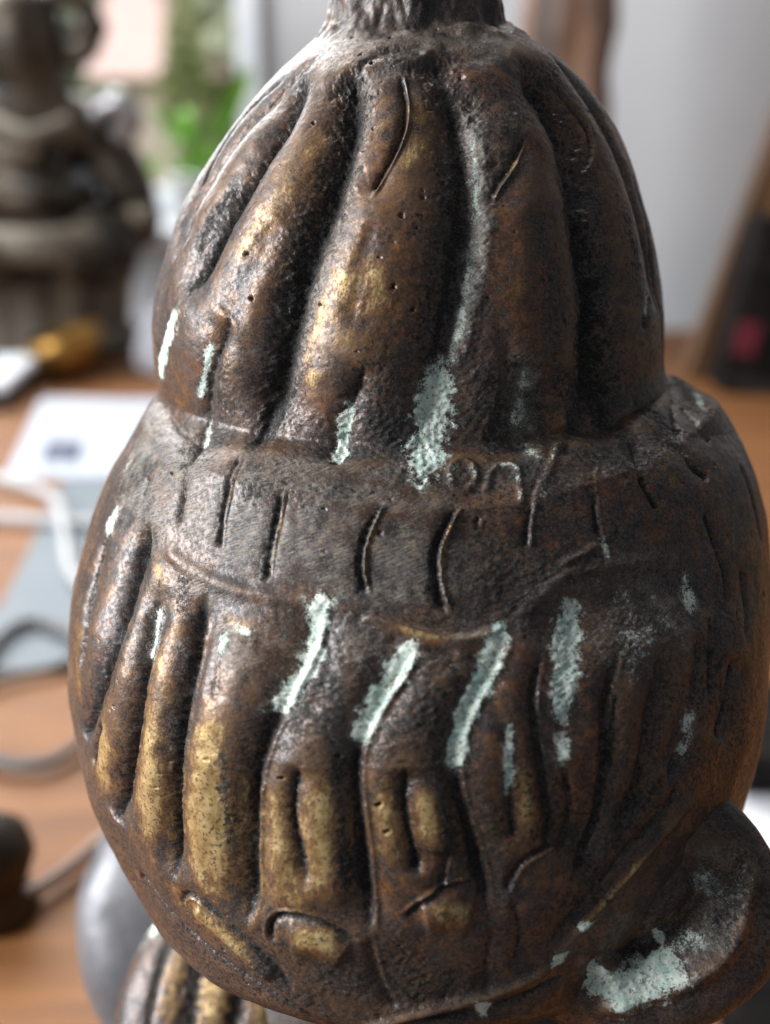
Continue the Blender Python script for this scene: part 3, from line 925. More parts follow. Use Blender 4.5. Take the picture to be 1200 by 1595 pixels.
for pts, hw, v in (([(165, 1190), (300, 1270), (430, 1320), (560, 1320)], 62, .72), ([(230, 1240), (330, 1330), (470, 1430)], 50, .72), ([(480, 1290), (620, 1290), (690, 1280)], 46, .56), ([(180, 1000), (240, 1080), (320, 1120)], 50, .28), ([(420, 330), (480, 240)], 40, .28), ([(490, 480), (600, 470)], 46, .36), ([(640, 150), (620, 240)], 34, .34), ([(300, 480), (390, 560)], 40, .22), ([(780, 460), (830, 420)], 40, .22), ([(660, 1430), (720, 1440)], 36, .36), ([(810, 1200), (830, 1320)], 30, .34)):
    U.paint('brass', pts, hw, v, soft=1.5)
for a, b_, hw, v in (((1050, 590), (1090, 640), 26, .7), ((1000, 640), (1040, 700), 30, .65), ((880, 880), (1000, 900), 34, .6), ((470, 330), (438, 520), 24, .95), ((436, 520), (405, 690), 26, .95), ((545, 110), (515, 270), 16, .9), ((935, 380), (938, 660), 24, .95), ((716, 220), (700, 440), 16, .9), ((318, 385), (290, 450), 12, .9), ((285, 1050), (262, 1280), 12, .95), ((395, 1180), (380, 1400), 10, .9), ((548, 1200), (560, 1400), 10, .9), ((215, 1040), (186, 1240), 9, .95), ((170, 1000), (130, 1120), 8, .9), ((712, 1200), (745, 1380), 10, .8)):  # first two strokes paint extra shade onto the right ledge
    U.paint('black', [a, b_], hw, v)
for pts, hw in (([(592, 790), (564, 832), (553, 880), (562, 930)], 5), ([(706, 795), (682, 832), (672, 872), (677, 922), (688, 952)], 6), ([(434, 775), (421, 830), (410, 900)], 5), ([(370, 722), (350, 765), (339, 850)], 4), ([(676, 900), (680, 945)], 9), ([(558, 895), (562, 930)], 7)):
    U.paint('black', pts, hw, 1.0)
U.ridge([(940, 690), (1000, 662), (1032, 625), (1046, 585)], 34, 15, .25, .1)
for a, b_, hw, v in (((620, 330), (610, 560), 70, .55), ((780, 330), (830, 560), 60, .58), ((900, 980), (880, 1300), 70, .52), ((1010, 1000), (960, 1250), 60, .46), ((600, 1380), (740, 1500), 70, .46), ((450, 620), (540, 660), 50, .5), ((1040, 780), (1150, 900), 60, .48), ((340, 520), (280, 620), 46, .48), ((250, 1020), (330, 1080), 46, .45), ((760, 1150), (800, 1350), 40, .5)):
    U.paint('rust', [a, b_], hw, v)
for a, b_, hw, v in (((960, 880), (1060, 960), 50, .55), ((930, 960), (1010, 1040), 44, .5), ((820, 900), (900, 920), 34, .55), ((480, 980), (560, 1010), 36, .5), ((1040, 620), (1100, 680), 34, .5), ((700, 1000), (830, 960), 26, .45)):
    U.paint('dust', [a, b_], hw, v)
for a, b_, hw, v in (((950, 920), (1060, 980), 44, .24), ((840, 920), (900, 940), 30, .22), ((540, 1020), (600, 1050), 30, .22), ((690, 1040), (740, 1000), 24, .22)):
    U.paint('verd', [a, b_], hw, v)
# creases where the knot overhangs the band
U.groove([(228, 570), (240, 605), (268, 650), (310, 690), (350, 715)], 8, 9, .25, t1=.4)
U.groove([(1042, 555), (1040, 610), (1048, 660), (1066, 700)], 6, 8, .8)
U.disp += 0.0006 * fbm(U.base * 26 + 5, 2)
U.wear()
U.finish()
row = lambda py, z_: int(np.argmin(np.abs(z_ - py)))
rn = row(fT.side(640, 52, -0.02)[1], zk)
rb = ROW_B + row(fH.front(968, .0785), Zs[:, 310])
U.build([('finial', 0, rn), ('topknot', rn, ROW_A + 30), ('hair_band', ROW_A + 30, rb), ('hair', rb, ROW_END)], bust)


# ---- ears
class Blob(Body):
    """closed ellipsoid-like lump with the same tools"""
    def __init__(self, centre, e1, e2, e3, nr, nc, shape=None):
        self.centre = centre
        la = np.linspace(0.02, math.pi - 0.02, nr)
        lo = np.linspace(0, 2 * math.pi, nc, endpoint=False)
        LO, LA = np.meshgrid(lo, la)
        self.shape = LO.shape
        x, y, z = np.sin(LA) * np.cos(LO), np.sin(LA) * np.sin(LO), np.cos(LA)
        q = np.stack([x, y, z], -1).reshape(-1, 3)
        if shape: q = shape(q)
        self.theta, self.s = LO.ravel() * 0.4, LA.ravel() * 0.035
        self.pos = centre + q[:, 0:1] * e1 + q[:, 1:2] * e2 + q[:, 2:3] * e3
        self.base = self.pos.copy()
        self.nor = self.normals(self.pos)
        self.ready(); self.rag()

    def normals(self, P):
        G = P.reshape(*self.shape, 3)
        n_ = np.cross(np.roll(G, -1, 1) - np.roll(G, 1, 1), np.gradient(G, axis=0))
        n_ /= np.linalg.norm(n_, axis=-1)[..., None] + 1e-12
        n_ = n_.reshape(-1, 3)
        if ((P - self.centre) * n_).sum() < 0: n_ = -n_
        return n_


def cam_axes(px, py):
    d = ray(px, py); d = d / np.linalg.norm(d)
    up = np.array([0, math.sin(PITCH), math.cos(PITCH)])
    r_ = np.cross(d, up); r_ /= np.linalg.norm(r_)
    return d, r_, np.cross(r_, d)


hp = H.hit(980, 1392)
d_, r_, u_ = cam_axes(980, 1392)
EC = hp + d_ * 0.021
kk = np.linalg.norm(EC - CAM) / FPX
def ear_shape(q):
    q = q.copy()
    a = np.arctan2(q[:, 1], q[:, 0])
    # slightly squared outline, flattened towards the back
    f = 1 + 0.03 * np.cos(3 * a + 0.6)
    q[:, 0] *= f; q[:, 1] *= f
    q[:, 2] = np.where(q[:, 2] > 0, q[:, 2] * 0.8, q[:, 2])
    return q
# e3 points to the viewer's side
E = Blob(EC, r_ * 214 * kk, u_ * 204 * kk, -d_ * 0.021, 330, 420, ear_shape)
E.swale([(940, 1505), (1030, 1465), (1090, 1410), (1122, 1330)], 66, 46)
E.groove([(960, 1500), (1030, 1470), (1085, 1410), (1120, 1340)], 10, 7, 0.5)
E.ridge([(1165, 1340), (1172, 1400), (1150, 1470), (1085, 1530), (1000, 1560), (920, 1572)], 13, 13)
E.ridge([(870, 1490), (920, 1500), (970, 1520), (1010, 1545)], 14, 9)
E.groove([(900, 1520), (950, 1545), (1000, 1575)], 9, 9, .6)
E.groove([(1000, 1500), (1060, 1440), (1090, 1400)], 5, 5, .3)
E.paint('verd', [(905, 1515), (950, 1540), (985, 1555)], 22, 1.0, raise_=6)
E.paint('verd', [(985, 1548), (1020, 1530), (1045, 1520)], 24, 1.05, raise_=6)
E.paint('verd', [(1020, 1505), (1045, 1500)], 12, .95, raise_=3)
E.paint('verd', [(1060, 1480), (1100, 1460)], 22, .48)
E.paint('verd', [(1028, 1465), (1035, 1472)], 8, .9)
E.paint('verd', [(1110, 1350), (1130, 1400)], 24, .36)
E.paint('dust', [(1110, 1340), (1130, 1430), (1080, 1500)], 34, .66)
E.paint('dust', [(900, 1490), (960, 1500)], 26, .5)
E.paint('brass', [(1100, 1400), (1110, 1380)], 7, .62)
E.paint('brass', [(1040, 1445), (1070, 1430)], 9, .5)
E.paint('rust', [(1180, 1420), (1160, 1490), (1100, 1540)], 26, .75)
E.paint('rust', [(1060, 1330), (1000, 1400)], 40, .4)
E.paint('black', [(1150, 1330), (1160, 1400), (1130, 1450)], 32, .72)
E.paint('black', [(1010, 1400), (960, 1440)], 34, .45)
E.paint('black', [(1060, 1560), (1100, 1530)], 16, .6)
E.disp += 0.0008 * fbm(E.base * 30 + 11, 2)
E.wear()
E.finish()
E.build([('ear', 0, E.shape[0] - 1)], bust)

# the other ear, farther away and smoother
d_, r_, u_ = cam_axes(300, 1430)
c2 = CAM + d_ * 0.45
k2 = 0.45 / FPX
E2 = Blob(c2, r_ * 166 * k2, u_ * 200 * k2, -d_ * 0.020, 120, 160, None)
E2.disp += 0.0010 * fbm(E2.base * 30, 2)
E2.finish(0.5)
eo = E2.build([('ear', 0, E2.shape[0] - 1)], bust)[0]
eo.data.materials.clear(); eo.data.materials.append(simple('smooth_grey_bronze', (.085, .082, .088), (.20, .195, .205), 22, .40, .3))
eo['label'] = 'smooth grey blurred ear beyond the hair'

# worn collar standing below the left side of the hair
d_, r_, u_ = cam_axes(405, 1618)
c3 = CAM + d_ * 0.395
k3 = 0.395 / FPX
C3 = Blob(c3, r_ * 205 * k3, u_ * 235 * k3, -d_ * 0.018, 200, 300, None)
for px, hw, dp in ((236, 8, 8), (300, 15, 14), (372, 14, 14), (470, 16, 12)):
    C3.groove([(px + 46, 1425), (px + 14, 1500), (px, 1560), (px - 8, 1620)], hw, dp, .8)
for px, hw, v in ((262, 12, .5), (330, 20, 1.0), (410, 13, .6), (440, 14, .55)):
    C3.paint('brass', [(px + 26, 1450), (px + 6, 1530), (px - 6, 1620)], hw, v)
C3.paint('verd', [(228, 1450), (262, 1425), (330, 1425)], 20, .8)
C3.paint('dust', [(240, 1440), (330, 1430), (420, 1470)], 40, .8)
C3.finish()
C3.build([('collar', 0, C3.shape[0] - 1)], bust)

# ---- neck and shoulders, mostly hidden under the hair
fS = Frame(0.0)
zs_ = np.array([.235, .21, .185, .165, .150, .138, .120, .09, .05, .012, .006, .004]) - CAM[2]
rl_ = np.array([.045, .046, .050, .058, .070, .079, .086, .091, .095, .098, .094, .06])
SH = Solid(fS, zs_, rl_, rl_ * 0.98, rl_ * 0.85, .010)
ths = np.linspace(0, 2 * math.pi, 161)[:-1]
zq = np.linspace(zs_[0], zs_[-1], 120)
S = Body(SH.at(*np.meshgrid(ths, zq)), ths, SH.centre(zq))
S.finish()
S.build([('shoulders', 0, S.shape[0] - 1)], bust)


# ------------------------------------------------------------------ the room behind
TABLE = wood_material('oiled_table_wood', (0.150, 0.052, 0.010), (0.255, 0.098, 0.022), rough=0.62)
WALL = simple('white_wall_paint', (0.60, 0.605, 0.62), (0.65, 0.655, 0.665), 3, 0.8)
WHITE = simple('white_lacquer', (0.74, 0.76, 0.80), (0.80, 0.82, 0.84), 12, 0.4)


def box(x0, x1, y0, y1, z0, z1, bev=0.0):
    v = [(x, y, z) for x in (x0, x1) for y in (y0, y1) for z in (z0, z1)]
    f = [(0, 1, 3, 2), (4, 6, 7, 5), (0, 4, 5, 1), (2, 3, 7, 6), (0, 2, 6, 4), (1, 5, 7, 3)]
    return v, f


def join(*parts):
    V, F = [], []
    for v, f in parts:
        o_ = len(V)
        V += list(v); F += [tuple(i + o_ for i in q) for q in f]
    return V, F


def bevel(o, w_=0.003, seg=3):
    mod = o.modifiers.new('bevel', 'BEVEL'); mod.width = w_; mod.segments = seg; mod.limit_method = 'ANGLE'
    return o


def tube(pts, r, seg=10, n=8, radii=None):
    L = catmull(pts, n)
    V, F = [], []
    up = np.array([0.0, 0.2, 1.0])
    for i, p in enumerate(L):
        tn = L[min(i + 1, len(L) - 1)] - L[max(i - 1, 0)]
        tn = tn / (np.linalg.norm(tn) + 1e-9)
        a = np.cross(tn, up); a /= np.linalg.norm(a) + 1e-9
        b_ = np.cross(a, tn)
        rr = r if radii is None else np.interp(i / (len(L) - 1), np.linspace(0, 1, len(radii)), radii)
        for j in range(seg):
            t_ = 2 * math.pi * j / seg
            V.append(p + rr * (math.cos(t_) * a + math.sin(t_) * b_))
    for i in range(len(L) - 1):
        for j in range(seg):
            F.append((i * seg + j, i * seg + (j + 1) % seg, (i + 1) * seg + (j + 1) % seg, (i + 1) * seg + j))
    F.append(tuple(range(seg))[::-1]); F.append(tuple(range((len(L) - 1) * seg, len(L) * seg)))
    return V, F


def lathe(c, prof, seg=32, ax=1.0, ay=1.0, wob=None):
    V, F = [], []
    for i, (r0, z) in enumerate(prof):
        for j in range(seg):
            t_ = 2 * math.pi * j / seg
            k_ = 1.0 if wob is None else 1 + wob(t_, z)
            V.append((c[0] + ax * r0 * k_ * math.cos(t_), c[1] + ay * r0 * k_ * math.sin(t_), c[2] + z))
    for i in range(len(prof) - 1):
        for j in range(seg):
            F.append((i * seg + j, i * seg + (j + 1) % seg, (i + 1) * seg + (j + 1) % seg, (i + 1) * seg + j))
    F.append(tuple(range(seg))[::-1]); F.append(tuple(range((len(prof) - 1) * seg, len(prof) * seg)))
    return V, F


WY = 2.30          # the wall with the window
TY = 2.02          # far edge of the table

# table top
v, f = box(-1.3, 1.4, 0.05, TY, -0.04, 0.0)
o = mesh_obj('table_top', v, f, TABLE, None, False); tag(o, kind='structure'); bevel(o, .006)
# wall: below the window, right of it
jx = at(400, 60, WY)[0]
sill = at(300, 335, WY)[2]
v, f = join(box(jx, 2.6, WY, WY + .12, -.75, 2.6), box(-3.0, jx - .0005, WY + .001, WY + .119, -.75, sill))
o = mesh_obj('wall', v, f, WALL, None, False); tag(o, kind='structure')
v, f = box(-3.2, 2.8, -.3, WY + .1, -.80, -.75)
o = mesh_obj('floor', v, f, simple('dull_floor', (.22, .18, .15), (.28, .23, .19), 5, .6), None, False); tag(o, kind='structure')

# window: white frame, glass, sill
win = empty('window', (-.9, WY, sill), 'white framed window at the upper left with bright garden behind', 'window')
jl = at(366, 60, WY - .03)[0]
v, f = join(box(jl, jx + .01, WY - .03, WY + .06, sill, 1.5), box(-2.2, jl, WY - .028, WY + .058, sill, sill + .05))
bevel(mesh_obj('window_frame', v, f, WHITE, win, False), .004)
mg, nt, b = new_mat('window_glass')
b.inputs['Base Color'].default_value = (1, 1, 1, 1); b.inputs['Roughness'].default_value = 0.0
b.inputs['Transmission Weight'].default_value = 1.0; b.inputs['IOR'].default_value = 1.02
v, f = box(-2.2, jl + .005, WY + .01, WY + .016, sill + .04, 1.5)
mesh_obj('window_pane', v, f, mg, win, False)
v, f = box(-2.2, jx + .03, WY - .22, WY - .031, sill - .03, sill - .002)
bevel(mesh_obj('window_sill', v, f, WHITE, win, False), .004)

# garden beyond
v, f = box(-30, 12, WY + .6, 45, -.95, -.85)
o = mesh_obj('lawn', v, f, simple('lawn_green', (.16, .22, .06), (.26, .30, .11), 2, .9), None, False); tag(o, kind='structure')


def leaves(c, rad, count, size, taper=0.0, seed=1):
    rg = np.random.default_rng(seed)
    V, F = [], []
    for i in range(count):
        q = rg.normal(size=3); q /= np.linalg.norm(q); q *= rg.random() ** 0.4
        q[:2] *= (1 - taper * (q[2] + 1) / 2)
        p = np.array(c) + q * np.array(rad)
        a = rg.normal(size=3); a /= np.linalg.norm(a)
        b_ = np.cross(a, rg.normal(size=3)); b_ /= np.linalg.norm(b_)
        k_ = len(V); sz = size * (0.6 + 0.8 * rg.random())
        V += [p - a * sz, p + b_ * sz * .5, p + a * sz, p - b_ * sz * .5]
        F.append((k_, k_ + 1, k_ + 2, k_ + 3))
    return V, F


def tree(name, label, c, rad, count, size, taper, c1, c2, seed):
    g0 = -.86
    t_ = empty(name, (c[0], c[1], g0), label, 'tree')
    mt = simple(name + '_leaf', c1, c2, 3.0, .6)
    v, f = leaves(c, rad, count, size, taper, seed)
    mesh_obj('crown', v, f, mt, t_, False)
    v, f = tube([(c[0], c[1], g0), (c[0] + .03, c[1], (g0 + c[2]) / 2), (c[0], c[1], c[2] + rad[2] * .4)], .07, 8, 4, [.09, .06, .02])
    mesh_obj('trunk', v, f, simple(name + '_bark', (.08, .055, .035), (.14, .1, .07), 12, .8), t_)


p = at(288, 85, 6.5)
tree('conical_shrub', 'pale green cone shaped shrub outside the window, right of the pink house', p, (.19, .19, .36), 1200, .045, .85, (.42, .46, .24), (.58, .60, .36), 3)
p = at(60, 60, 13)
tree('broad_tree', 'dull green tree outside the window, left of the pink house', p, (2.6, 2.0, 2.3), 3000, .16, .2, (.24, .29, .18), (.42, .45, .32), 4)
p = at(360, 20, 16)
tree('round_tree', 'grey green far tree filling the top of the window beside its frame', p, (3.0, 2.0, 2.4), 3000, .18, .2, (.32, .36, .28), (.50, .52, .42), 5)
p = at(250, -60, 18)
tree('tall_tree', 'grey green tall tree behind the pink house outside the window', p, (3.4, 2.0, 2.6), 2600, .2, .2, (.34, .38, .31), (.52, .54, .46), 6)
p = at(225, 430, 5.0)
# house
hs = empty('pink_house', (at(200, 200, 10)[0], 10, -.85), 'pale pink house with sloping roof outside the window', 'house')
a0, a1 = at(158, 150, 10), at(285, 330, 10)
v, f = box(a0[0], a1[0], 10, 13, -.85, at(200, 120, 10)[2])
mesh_obj('wall', v, f, simple('pink_render', (.60, .49, .475), (.64, .53, .51), 4, .8), hs, False)
zr = at(200, 120, 10)[2]
zt = at(180, -70, 11.5)[2]
v = [(a0[0] - .1, 9.9, zr), (a1[0] + .12, 9.9, zr), (a1[0] + .12, 13.1, zr), (a0[0] - .1, 13.1, zr), (a0[0] - .1, 11.5, zt), (a0[0] + .12, 11.5, zt)]
f = [(0, 1, 5, 4), (2, 3, 4, 5), (1, 2, 5), (3, 0, 4), (0, 3, 2, 1)]
mesh_obj('roof', v, f, simple('pale_tiles', (.50, .35, .33), (.56, .42, .39), 9, .8), hs, False)

# potted plant on the sill
pc = at(318, 300, WY - .13); pc[2] = sill
pl = empty('potted_plant', pc, 'leafy bright green pot plant on the window sill', 'plant')
v, f = lathe(pc, [(.035, 0), (.05, .004), (.058, .07), (.062, .075), (.062, .085), (.055, .085), (.05, .075)], 28)
mesh_obj('pot', v, f, simple('pale_pot', (.7, .72, .70), (.78, .8, .78), 20, .5), pl)
LEAF = simple('leaf_green', (.12, .36, .02), (.26, .56, .06), 30, .4)
def leaf(base, tip, wd, bend):
    base, tip = np.array(base), np.array(tip)
    ax = tip - base
    sd = np.cross(ax, np.array([0.3, -1, .4])); sd /= np.linalg.norm(sd)
    nn = np.cross(sd, ax); nn /= np.linalg.norm(nn)
    V, F = [], []
    for i in range(9):
        t_ = i / 8
        w_ = wd * math.sin(math.pi * min(1, t_ * .93 + .04)) ** .8
        c_ = base + ax * t_ - np.array([0, 0, 1]) * bend * t_ * t_
        V += [c_ - sd * w_ + nn * .1 * w_, c_ - nn * .12 * w_, c_ + sd * w_ + nn * .1 * w_]
    for i in range(8):
        for j in (0, 1): F.append((i * 3 + j, i * 3 + j + 1, i * 3 + j + 4, i * 3 + j + 3))
    return V, F
for (bx, by), (tx, ty), wd, dy in (((352, 190), (388, 84), .015, 0), ((340, 205), (372, 128), .017, .02), ((322, 215), (352, 160), .012, -.02), ((268, 178), (312, 200), .014, .02), ((262, 215), (300, 188), .012, -.03), ((290, 205), (322, 232), .013, .03),
                                  ((300, 190), (282, 152), .010, .02), ((312, 250), (342, 212), .012, -.04), ((240, 172), (268, 188), .008, .02), ((300, 265), (268, 250), .010, -.02), ((318, 280), (350, 258), .010, .03), ((250, 240), (228, 262), .008, 0)):
    b0, t0_ = at(bx, by, WY - .13), at(tx, ty, WY - .13 + dy)
    v, f = leaf(b0, t0_, wd, .02)
    mesh_obj('leaf', v, f, LEAF, pl)
    v, f = tube([(pc[0], pc[1], pc[2] + .07), (np.array(pc) * .4 + b0 * .6) + np.array([0, 0, .01]), b0], .0025, 6, 4)
    mesh_obj('stem', v, f, LEAF, pl)

# ---- seated bronze figure on the left
AGED = simple('aged_bronze', (.012, .009, .006), (.060, .042, .026), 14, .42, .55, .002)
AGEDP = simple('pale_aged_bronze', (.050, .040, .028), (.13, .105, .074), 10, .6, .2, .003)
SY = 1.86
def skin(name, chain, mat, parent, sub=2):
    """one continuous body grown from connected joints"""
    V, E_, Rr, ids = [], [], [], {}
    for path in chain:
        prev = None
        for nm, pos, rad in path:
            if nm not in ids:
                ids[nm] = len(V); V.append(tuple(map(float, pos))); Rr.append(rad)
            if prev is not None: E_.append((prev, ids[nm]))
            prev = ids[nm]
    me = bpy.data.meshes.new(name); me.from_pydata(V, E_, [])
    ob = bpy.data.objects.new(name, me); col.objects.link(ob)
    md = ob.modifiers.new('skin', 'SKIN'); md.use_smooth_shade = True
    sb = ob.modifiers.new('subdivision', 'SUBSURF'); sb.levels = sub; sb.render_levels = sub
    if not me.skin_vertices: me.skin_vertices.new() if hasattr(me.skin_vertices, 'new') else None
    for i, r0 in enumerate(Rr):
        rv = r0 if isinstance(r0, tuple) else (r0, r0)
        me.skin_vertices[0].data[i].radius = rv
        me.skin_vertices[0].data[i].use_root = (i == 0)
    me.materials.append(mat)
    if parent is not None:
        ob.parent = parent
        ob.matrix_parent_inverse = Matrix.LocRotScale(parent.location, parent.rotation_euler, None).inverted()
    return ob
def A(px, py, dy=0.0): return at(px, py, SY + dy)
fb = on_table(60, 560); fb[1] = SY
fig = empty('seated_figure', (A(50, 500)[0], SY, 0), 'dark bronze seated figure on a pale base, standing left of the bust', 'statue')
pelvis = A(60, 350)
try:
    fo = skin('body', [[('pel', pelvis, (.13, .10)), ('waist', A(55, 300), (.095, .08)), ('chest', A(48, 220), (.135, .09)), ('neck', A(45, 150), (.055, .055)), ('jaw', A(40, 105), (.065, .065)), ('crown', A(35, 40), (.075, .07)), ('tip', A(35, -40), (.04, .04))],
                   [('chest', 0, 0), ('sho', A(150, 200), .055), ('arm', A(192, 270, -.02), .044), ('elb', A(222, 360, -.03), .040), ('fore', A(165, 362, -.10), .034), ('hand', A(110, 352, -.14), .032)],
                   [('chest', 0, 0), ('sho2', A(-60, 200), .055), ('elb2', A(-110, 360, -.03), .040), ('hand2', A(-20, 352, -.14), .032)],
                   [('pel', 0, 0), ('knee', A(188, 398, -.10), .052), ('foot', A(80, 405, -.17), .038)],
                   [('pel', 0, 0), ('knee2', A(-80, 398, -.10), .052), ('foot2', A(30, 405, -.17), .038)]], AGED, fig)
except Exception as ex:
    print('SKIN', ex)
bc = A(50, 400); zb0 = bc[2]
def lotus(t_, z): return .03 * math.cos(14 * t_)
v, f = lathe((bc[0], SY, 0), [(.15, 0), (.160, .003), (.165, .022), (.150, .03), (.140, .045), (.148, zb0 - .04), (.158, zb0 - .015), (.145, zb0 - .002)], 84, 1.0, .8, lotus)
mesh_obj('pedestal', v, f, AGEDP, fig)
v, f = tube([A(70, 5), A(112, -8), A(142, 28), A(138, 75), A(92, 92)], .017, 10, 6)
mesh_obj('crown_ornament', v, f, AGED, fig)
v, f = tube([A(118, 55), A(145, 42), A(165, 50)], .018, 10, 5, [.016, .024, .010])
mesh_obj('crown_ornament', v, f, AGED, fig)
v, f = tube([A(148, 178, -.03), A(182, 158, -.04), A(204, 182, -.04), A(188, 215, -.03)], .019, 10, 6)
mesh_obj('shoulder_ornament', v, f, simple('shiny_ornament', (.2, .19, .19), (.36, .35, .36), 30, .3, .6), fig)
v, f = tube([A(60, 235, -.10), A(20, 240, -.11), A(-20, 230, -.10)], .022, 10, 6)
mesh_obj('sash', v, f, AGEDP, fig)
v, f = tube([A(-40, 378, -.11), A(60, 385, -.17), A(160, 375, -.12)], .028, 12, 6)
mesh_obj('robe_fold', v, f, AGEDP, fig)

v, f = tube([A(-20, 185, -.10), A(45, 212, -.13), A(110, 190, -.10)], .014, 10, 6)
mesh_obj('necklace', v, f, AGEDP, fig)
v, f = tube([A(-30, 300, -.10), A(55, 312, -.13), A(130, 300, -.09)], .016, 10, 6)
mesh_obj('belt', v, f, AGED, fig)
v, f = tube([A(208, 330, -.07), A(222, 340, -.08), A(238, 330, -.05)], .014, 10, 6)
mesh_obj('bracelet', v, f, AGEDP, fig)
# ---- things on the table, left
BRASS = simple('polished_brass', (.20, .10, .02), (.34, .18, .045), 30, .42, .8)
q = on_table(118, 588)
bo = empty('brass_bowl', q, 'small brass bowl lying tilted in front of the seated figure', 'bowl')
v, f = lathe((q[0], q[1], .0), [(.010, .001), (.022, .001), (.040, .012), (.052, .035), (.056, .062), (.053, .062), (.048, .036), (.036, .016), (.012, .008)], 36)
ob = mesh_obj('bowl', v, f, BRASS, bo)
v, f = lathe((q[0], q[1], .0), [(.022, -.001), (.026, -.001), (.024, .006), (.020, .006)], 30)
mesh_obj('foot_ring', v, f, AGED, bo)
bo.rotation_euler = (0, R(-14), 0); bo.location.z = .006

PAPER = simple('white_paper', (.42, .44, .50), (.46, .48, .53), 6, .7)
c = [on_table(64, 618, .003), on_table(250, 622, .003), on_table(250, 742, .003), on_table(8, 742, .003)]
pp = empty('paper_sheet', (c[3] + c[1]) / 2, 'white paper sheet with a small dark printed picture, on the table left of the bust', 'paper')
def slab(c, th):
    top_ = [np.array(q) for q in c]
    bot = [q - np.array([0, 0, th]) for q in top_]
    return top_ + bot, [(0, 3, 2, 1), (4, 5, 6, 7), (0, 1, 5, 4), (1, 2, 6, 5), (2, 3, 7, 6), (3, 0, 4, 7)]
v, f = slab(c, .001); mesh_obj('sheet', v, f, PAPER, pp, False)
c = [on_table(74, 686, .0044), on_table(132, 686, .0044), on_table(122, 720, .0044), on_table(62, 720, .0044)]
v, f = slab(c, .001)
mesh_obj('printed_picture', v, f, simple('dark_print', (.02, .03, .07), (.16, .19, .26), 34, .6, lo=.5, hi=.65), pp, False)

GREY = simple('grey_plastic', (.12, .145, .165), (.155, .175, .195), 4, .6)
c = [on_table(100, 745, .0025), on_table(330, 745, .0025), on_table(330, 1042, .0025), on_table(-60, 1042, .0025), on_table(-60, 985, .0025), on_table(0, 945, .0025)]
th = np.array([0, 0, .0018])
v = [q for q in c] + [q - th for q in c]
f = [tuple(range(6))[::-1], tuple(range(6, 12))] + [(i, (i + 1) % 6, 6 + (i + 1) % 6, 6 + i) for i in range(6)]
gs = mesh_obj('plastic_sheet', v, f, GREY, None, False)
tag(gs, 'flat grey plastic sheet on the table left of the bust, below the paper', 'plastic sheet')

CW = simple('white_cable_plastic', (.42, .42, .43), (.5, .5, .5), 20, .5)
CG = simple('grey_cable_plastic', (.085, .08, .078), (.12, .115, .11), 20, .6)
CB = simple('brown_grey_cable_plastic', (.26, .17, .12), (.30, .21, .16), 20, .5)
def cable(label, pts, r, mat, name='cable'):
    P_ = [on_table(px, py, r + .004) for px, py in pts]
    v, f = tube(P_, r, 10, 10)
    o_ = mesh_obj(name, v, f, mat); tag(o_, label, 'cable'); return o_
cable('white cable curving from the left edge round the grey sheet, just below the paper', [(-40, 738), (30, 752), (85, 778), (100, 830), (112, 890), (150, 930)], .0052, CW)
cable('straight white cable lying across the grey sheet', [(-40, 803), (40, 808), (100, 812), (200, 815)], .0048, CW)
cable('dark grey cable arching over the lower part of the grey sheet', [(-30, 1035), (10, 985), (55, 968), (95, 982), (140, 1010)], .0042, CG)
cable('grey cable along the lower border of the grey sheet', [(-40, 1075), (20, 1052), (80, 1040), (150, 1015)], .0034, CG)
cable('grey cable looping over bare wood left of the bust', [(-60, 1165), (10, 1188), (70, 1188), (120, 1160), (160, 1110)], .0036, CG)
kx = on_table(18, 1440)
cable('pale brown cable leading to the bronze ornament at the left edge', [(30, 1400), (90, 1365), (150, 1315), (200, 1270)], .0040, CB)
kb = empty('bronze_ornament', (kx[0], kx[1], 0), 'dark round bronze ornament at the left edge of the table', 'ornament')
v, f = lathe((kx[0] - .012, kx[1] + .01, 0), [(.012, .001), (.022, .001), (.024, .006), (.016, .012), (.020, .022), (.024, .034), (.021, .046), (.010, .053), (.003, .055)], 32)
mesh_obj('body', v, f, AGED, kb)
v, f = lathe((kx[0] - .012, kx[1] + .01, .054), [(.006, 0), (.007, .004), (.004, .008), (.001, .009)], 20)
mesh_obj('tip', v, f, AGEDP, kb)

# small device at the left edge
q0, q1 = on_table(-60, 640, .0), on_table(28, 640, .0)
dv = empty('white_device', (q0 + q1) / 2, 'small white and black device cut by the left edge, beside the paper', 'device')
v, f = box(q0[0], q1[0] - .01, q0[1], q0[1] + .16, .026, .040)
bevel(mesh_obj('cover', v, f, WHITE, dv, False), .004)
v, f = box(q0[0], q1[0] - .012, q0[1] + .002, q0[1] + .158, .001, .0255)
bevel(mesh_obj('case', v, f, simple('black_plastic', (.02, .022, .025), (.03, .032, .036), 20, .4), dv, False), .003)

# pale crumpled bag right behind the bust
q = on_table(215, 600)
def bagw(t_, z): return .10 * math.sin(5 * t_ + 20 * z) + .07 * math.sin(9 * t_ - 31 * z)
v, f = lathe((q[0] + .06, q[1] + .10, 0), [(.07, .002), (.085, .012), (.08, .04), (.07, .07), (.05, .095), (.025, .11), (.010, .118)], 60, 1, .8, bagw)
bgo = mesh_obj('plastic_bag', v, f, simple('milky_plastic', (.34, .34, .37), (.44, .44, .47), 16, .5))
tag(bgo, 'pale crumpled plastic bag half hidden by the left side of the topknot', 'bag')

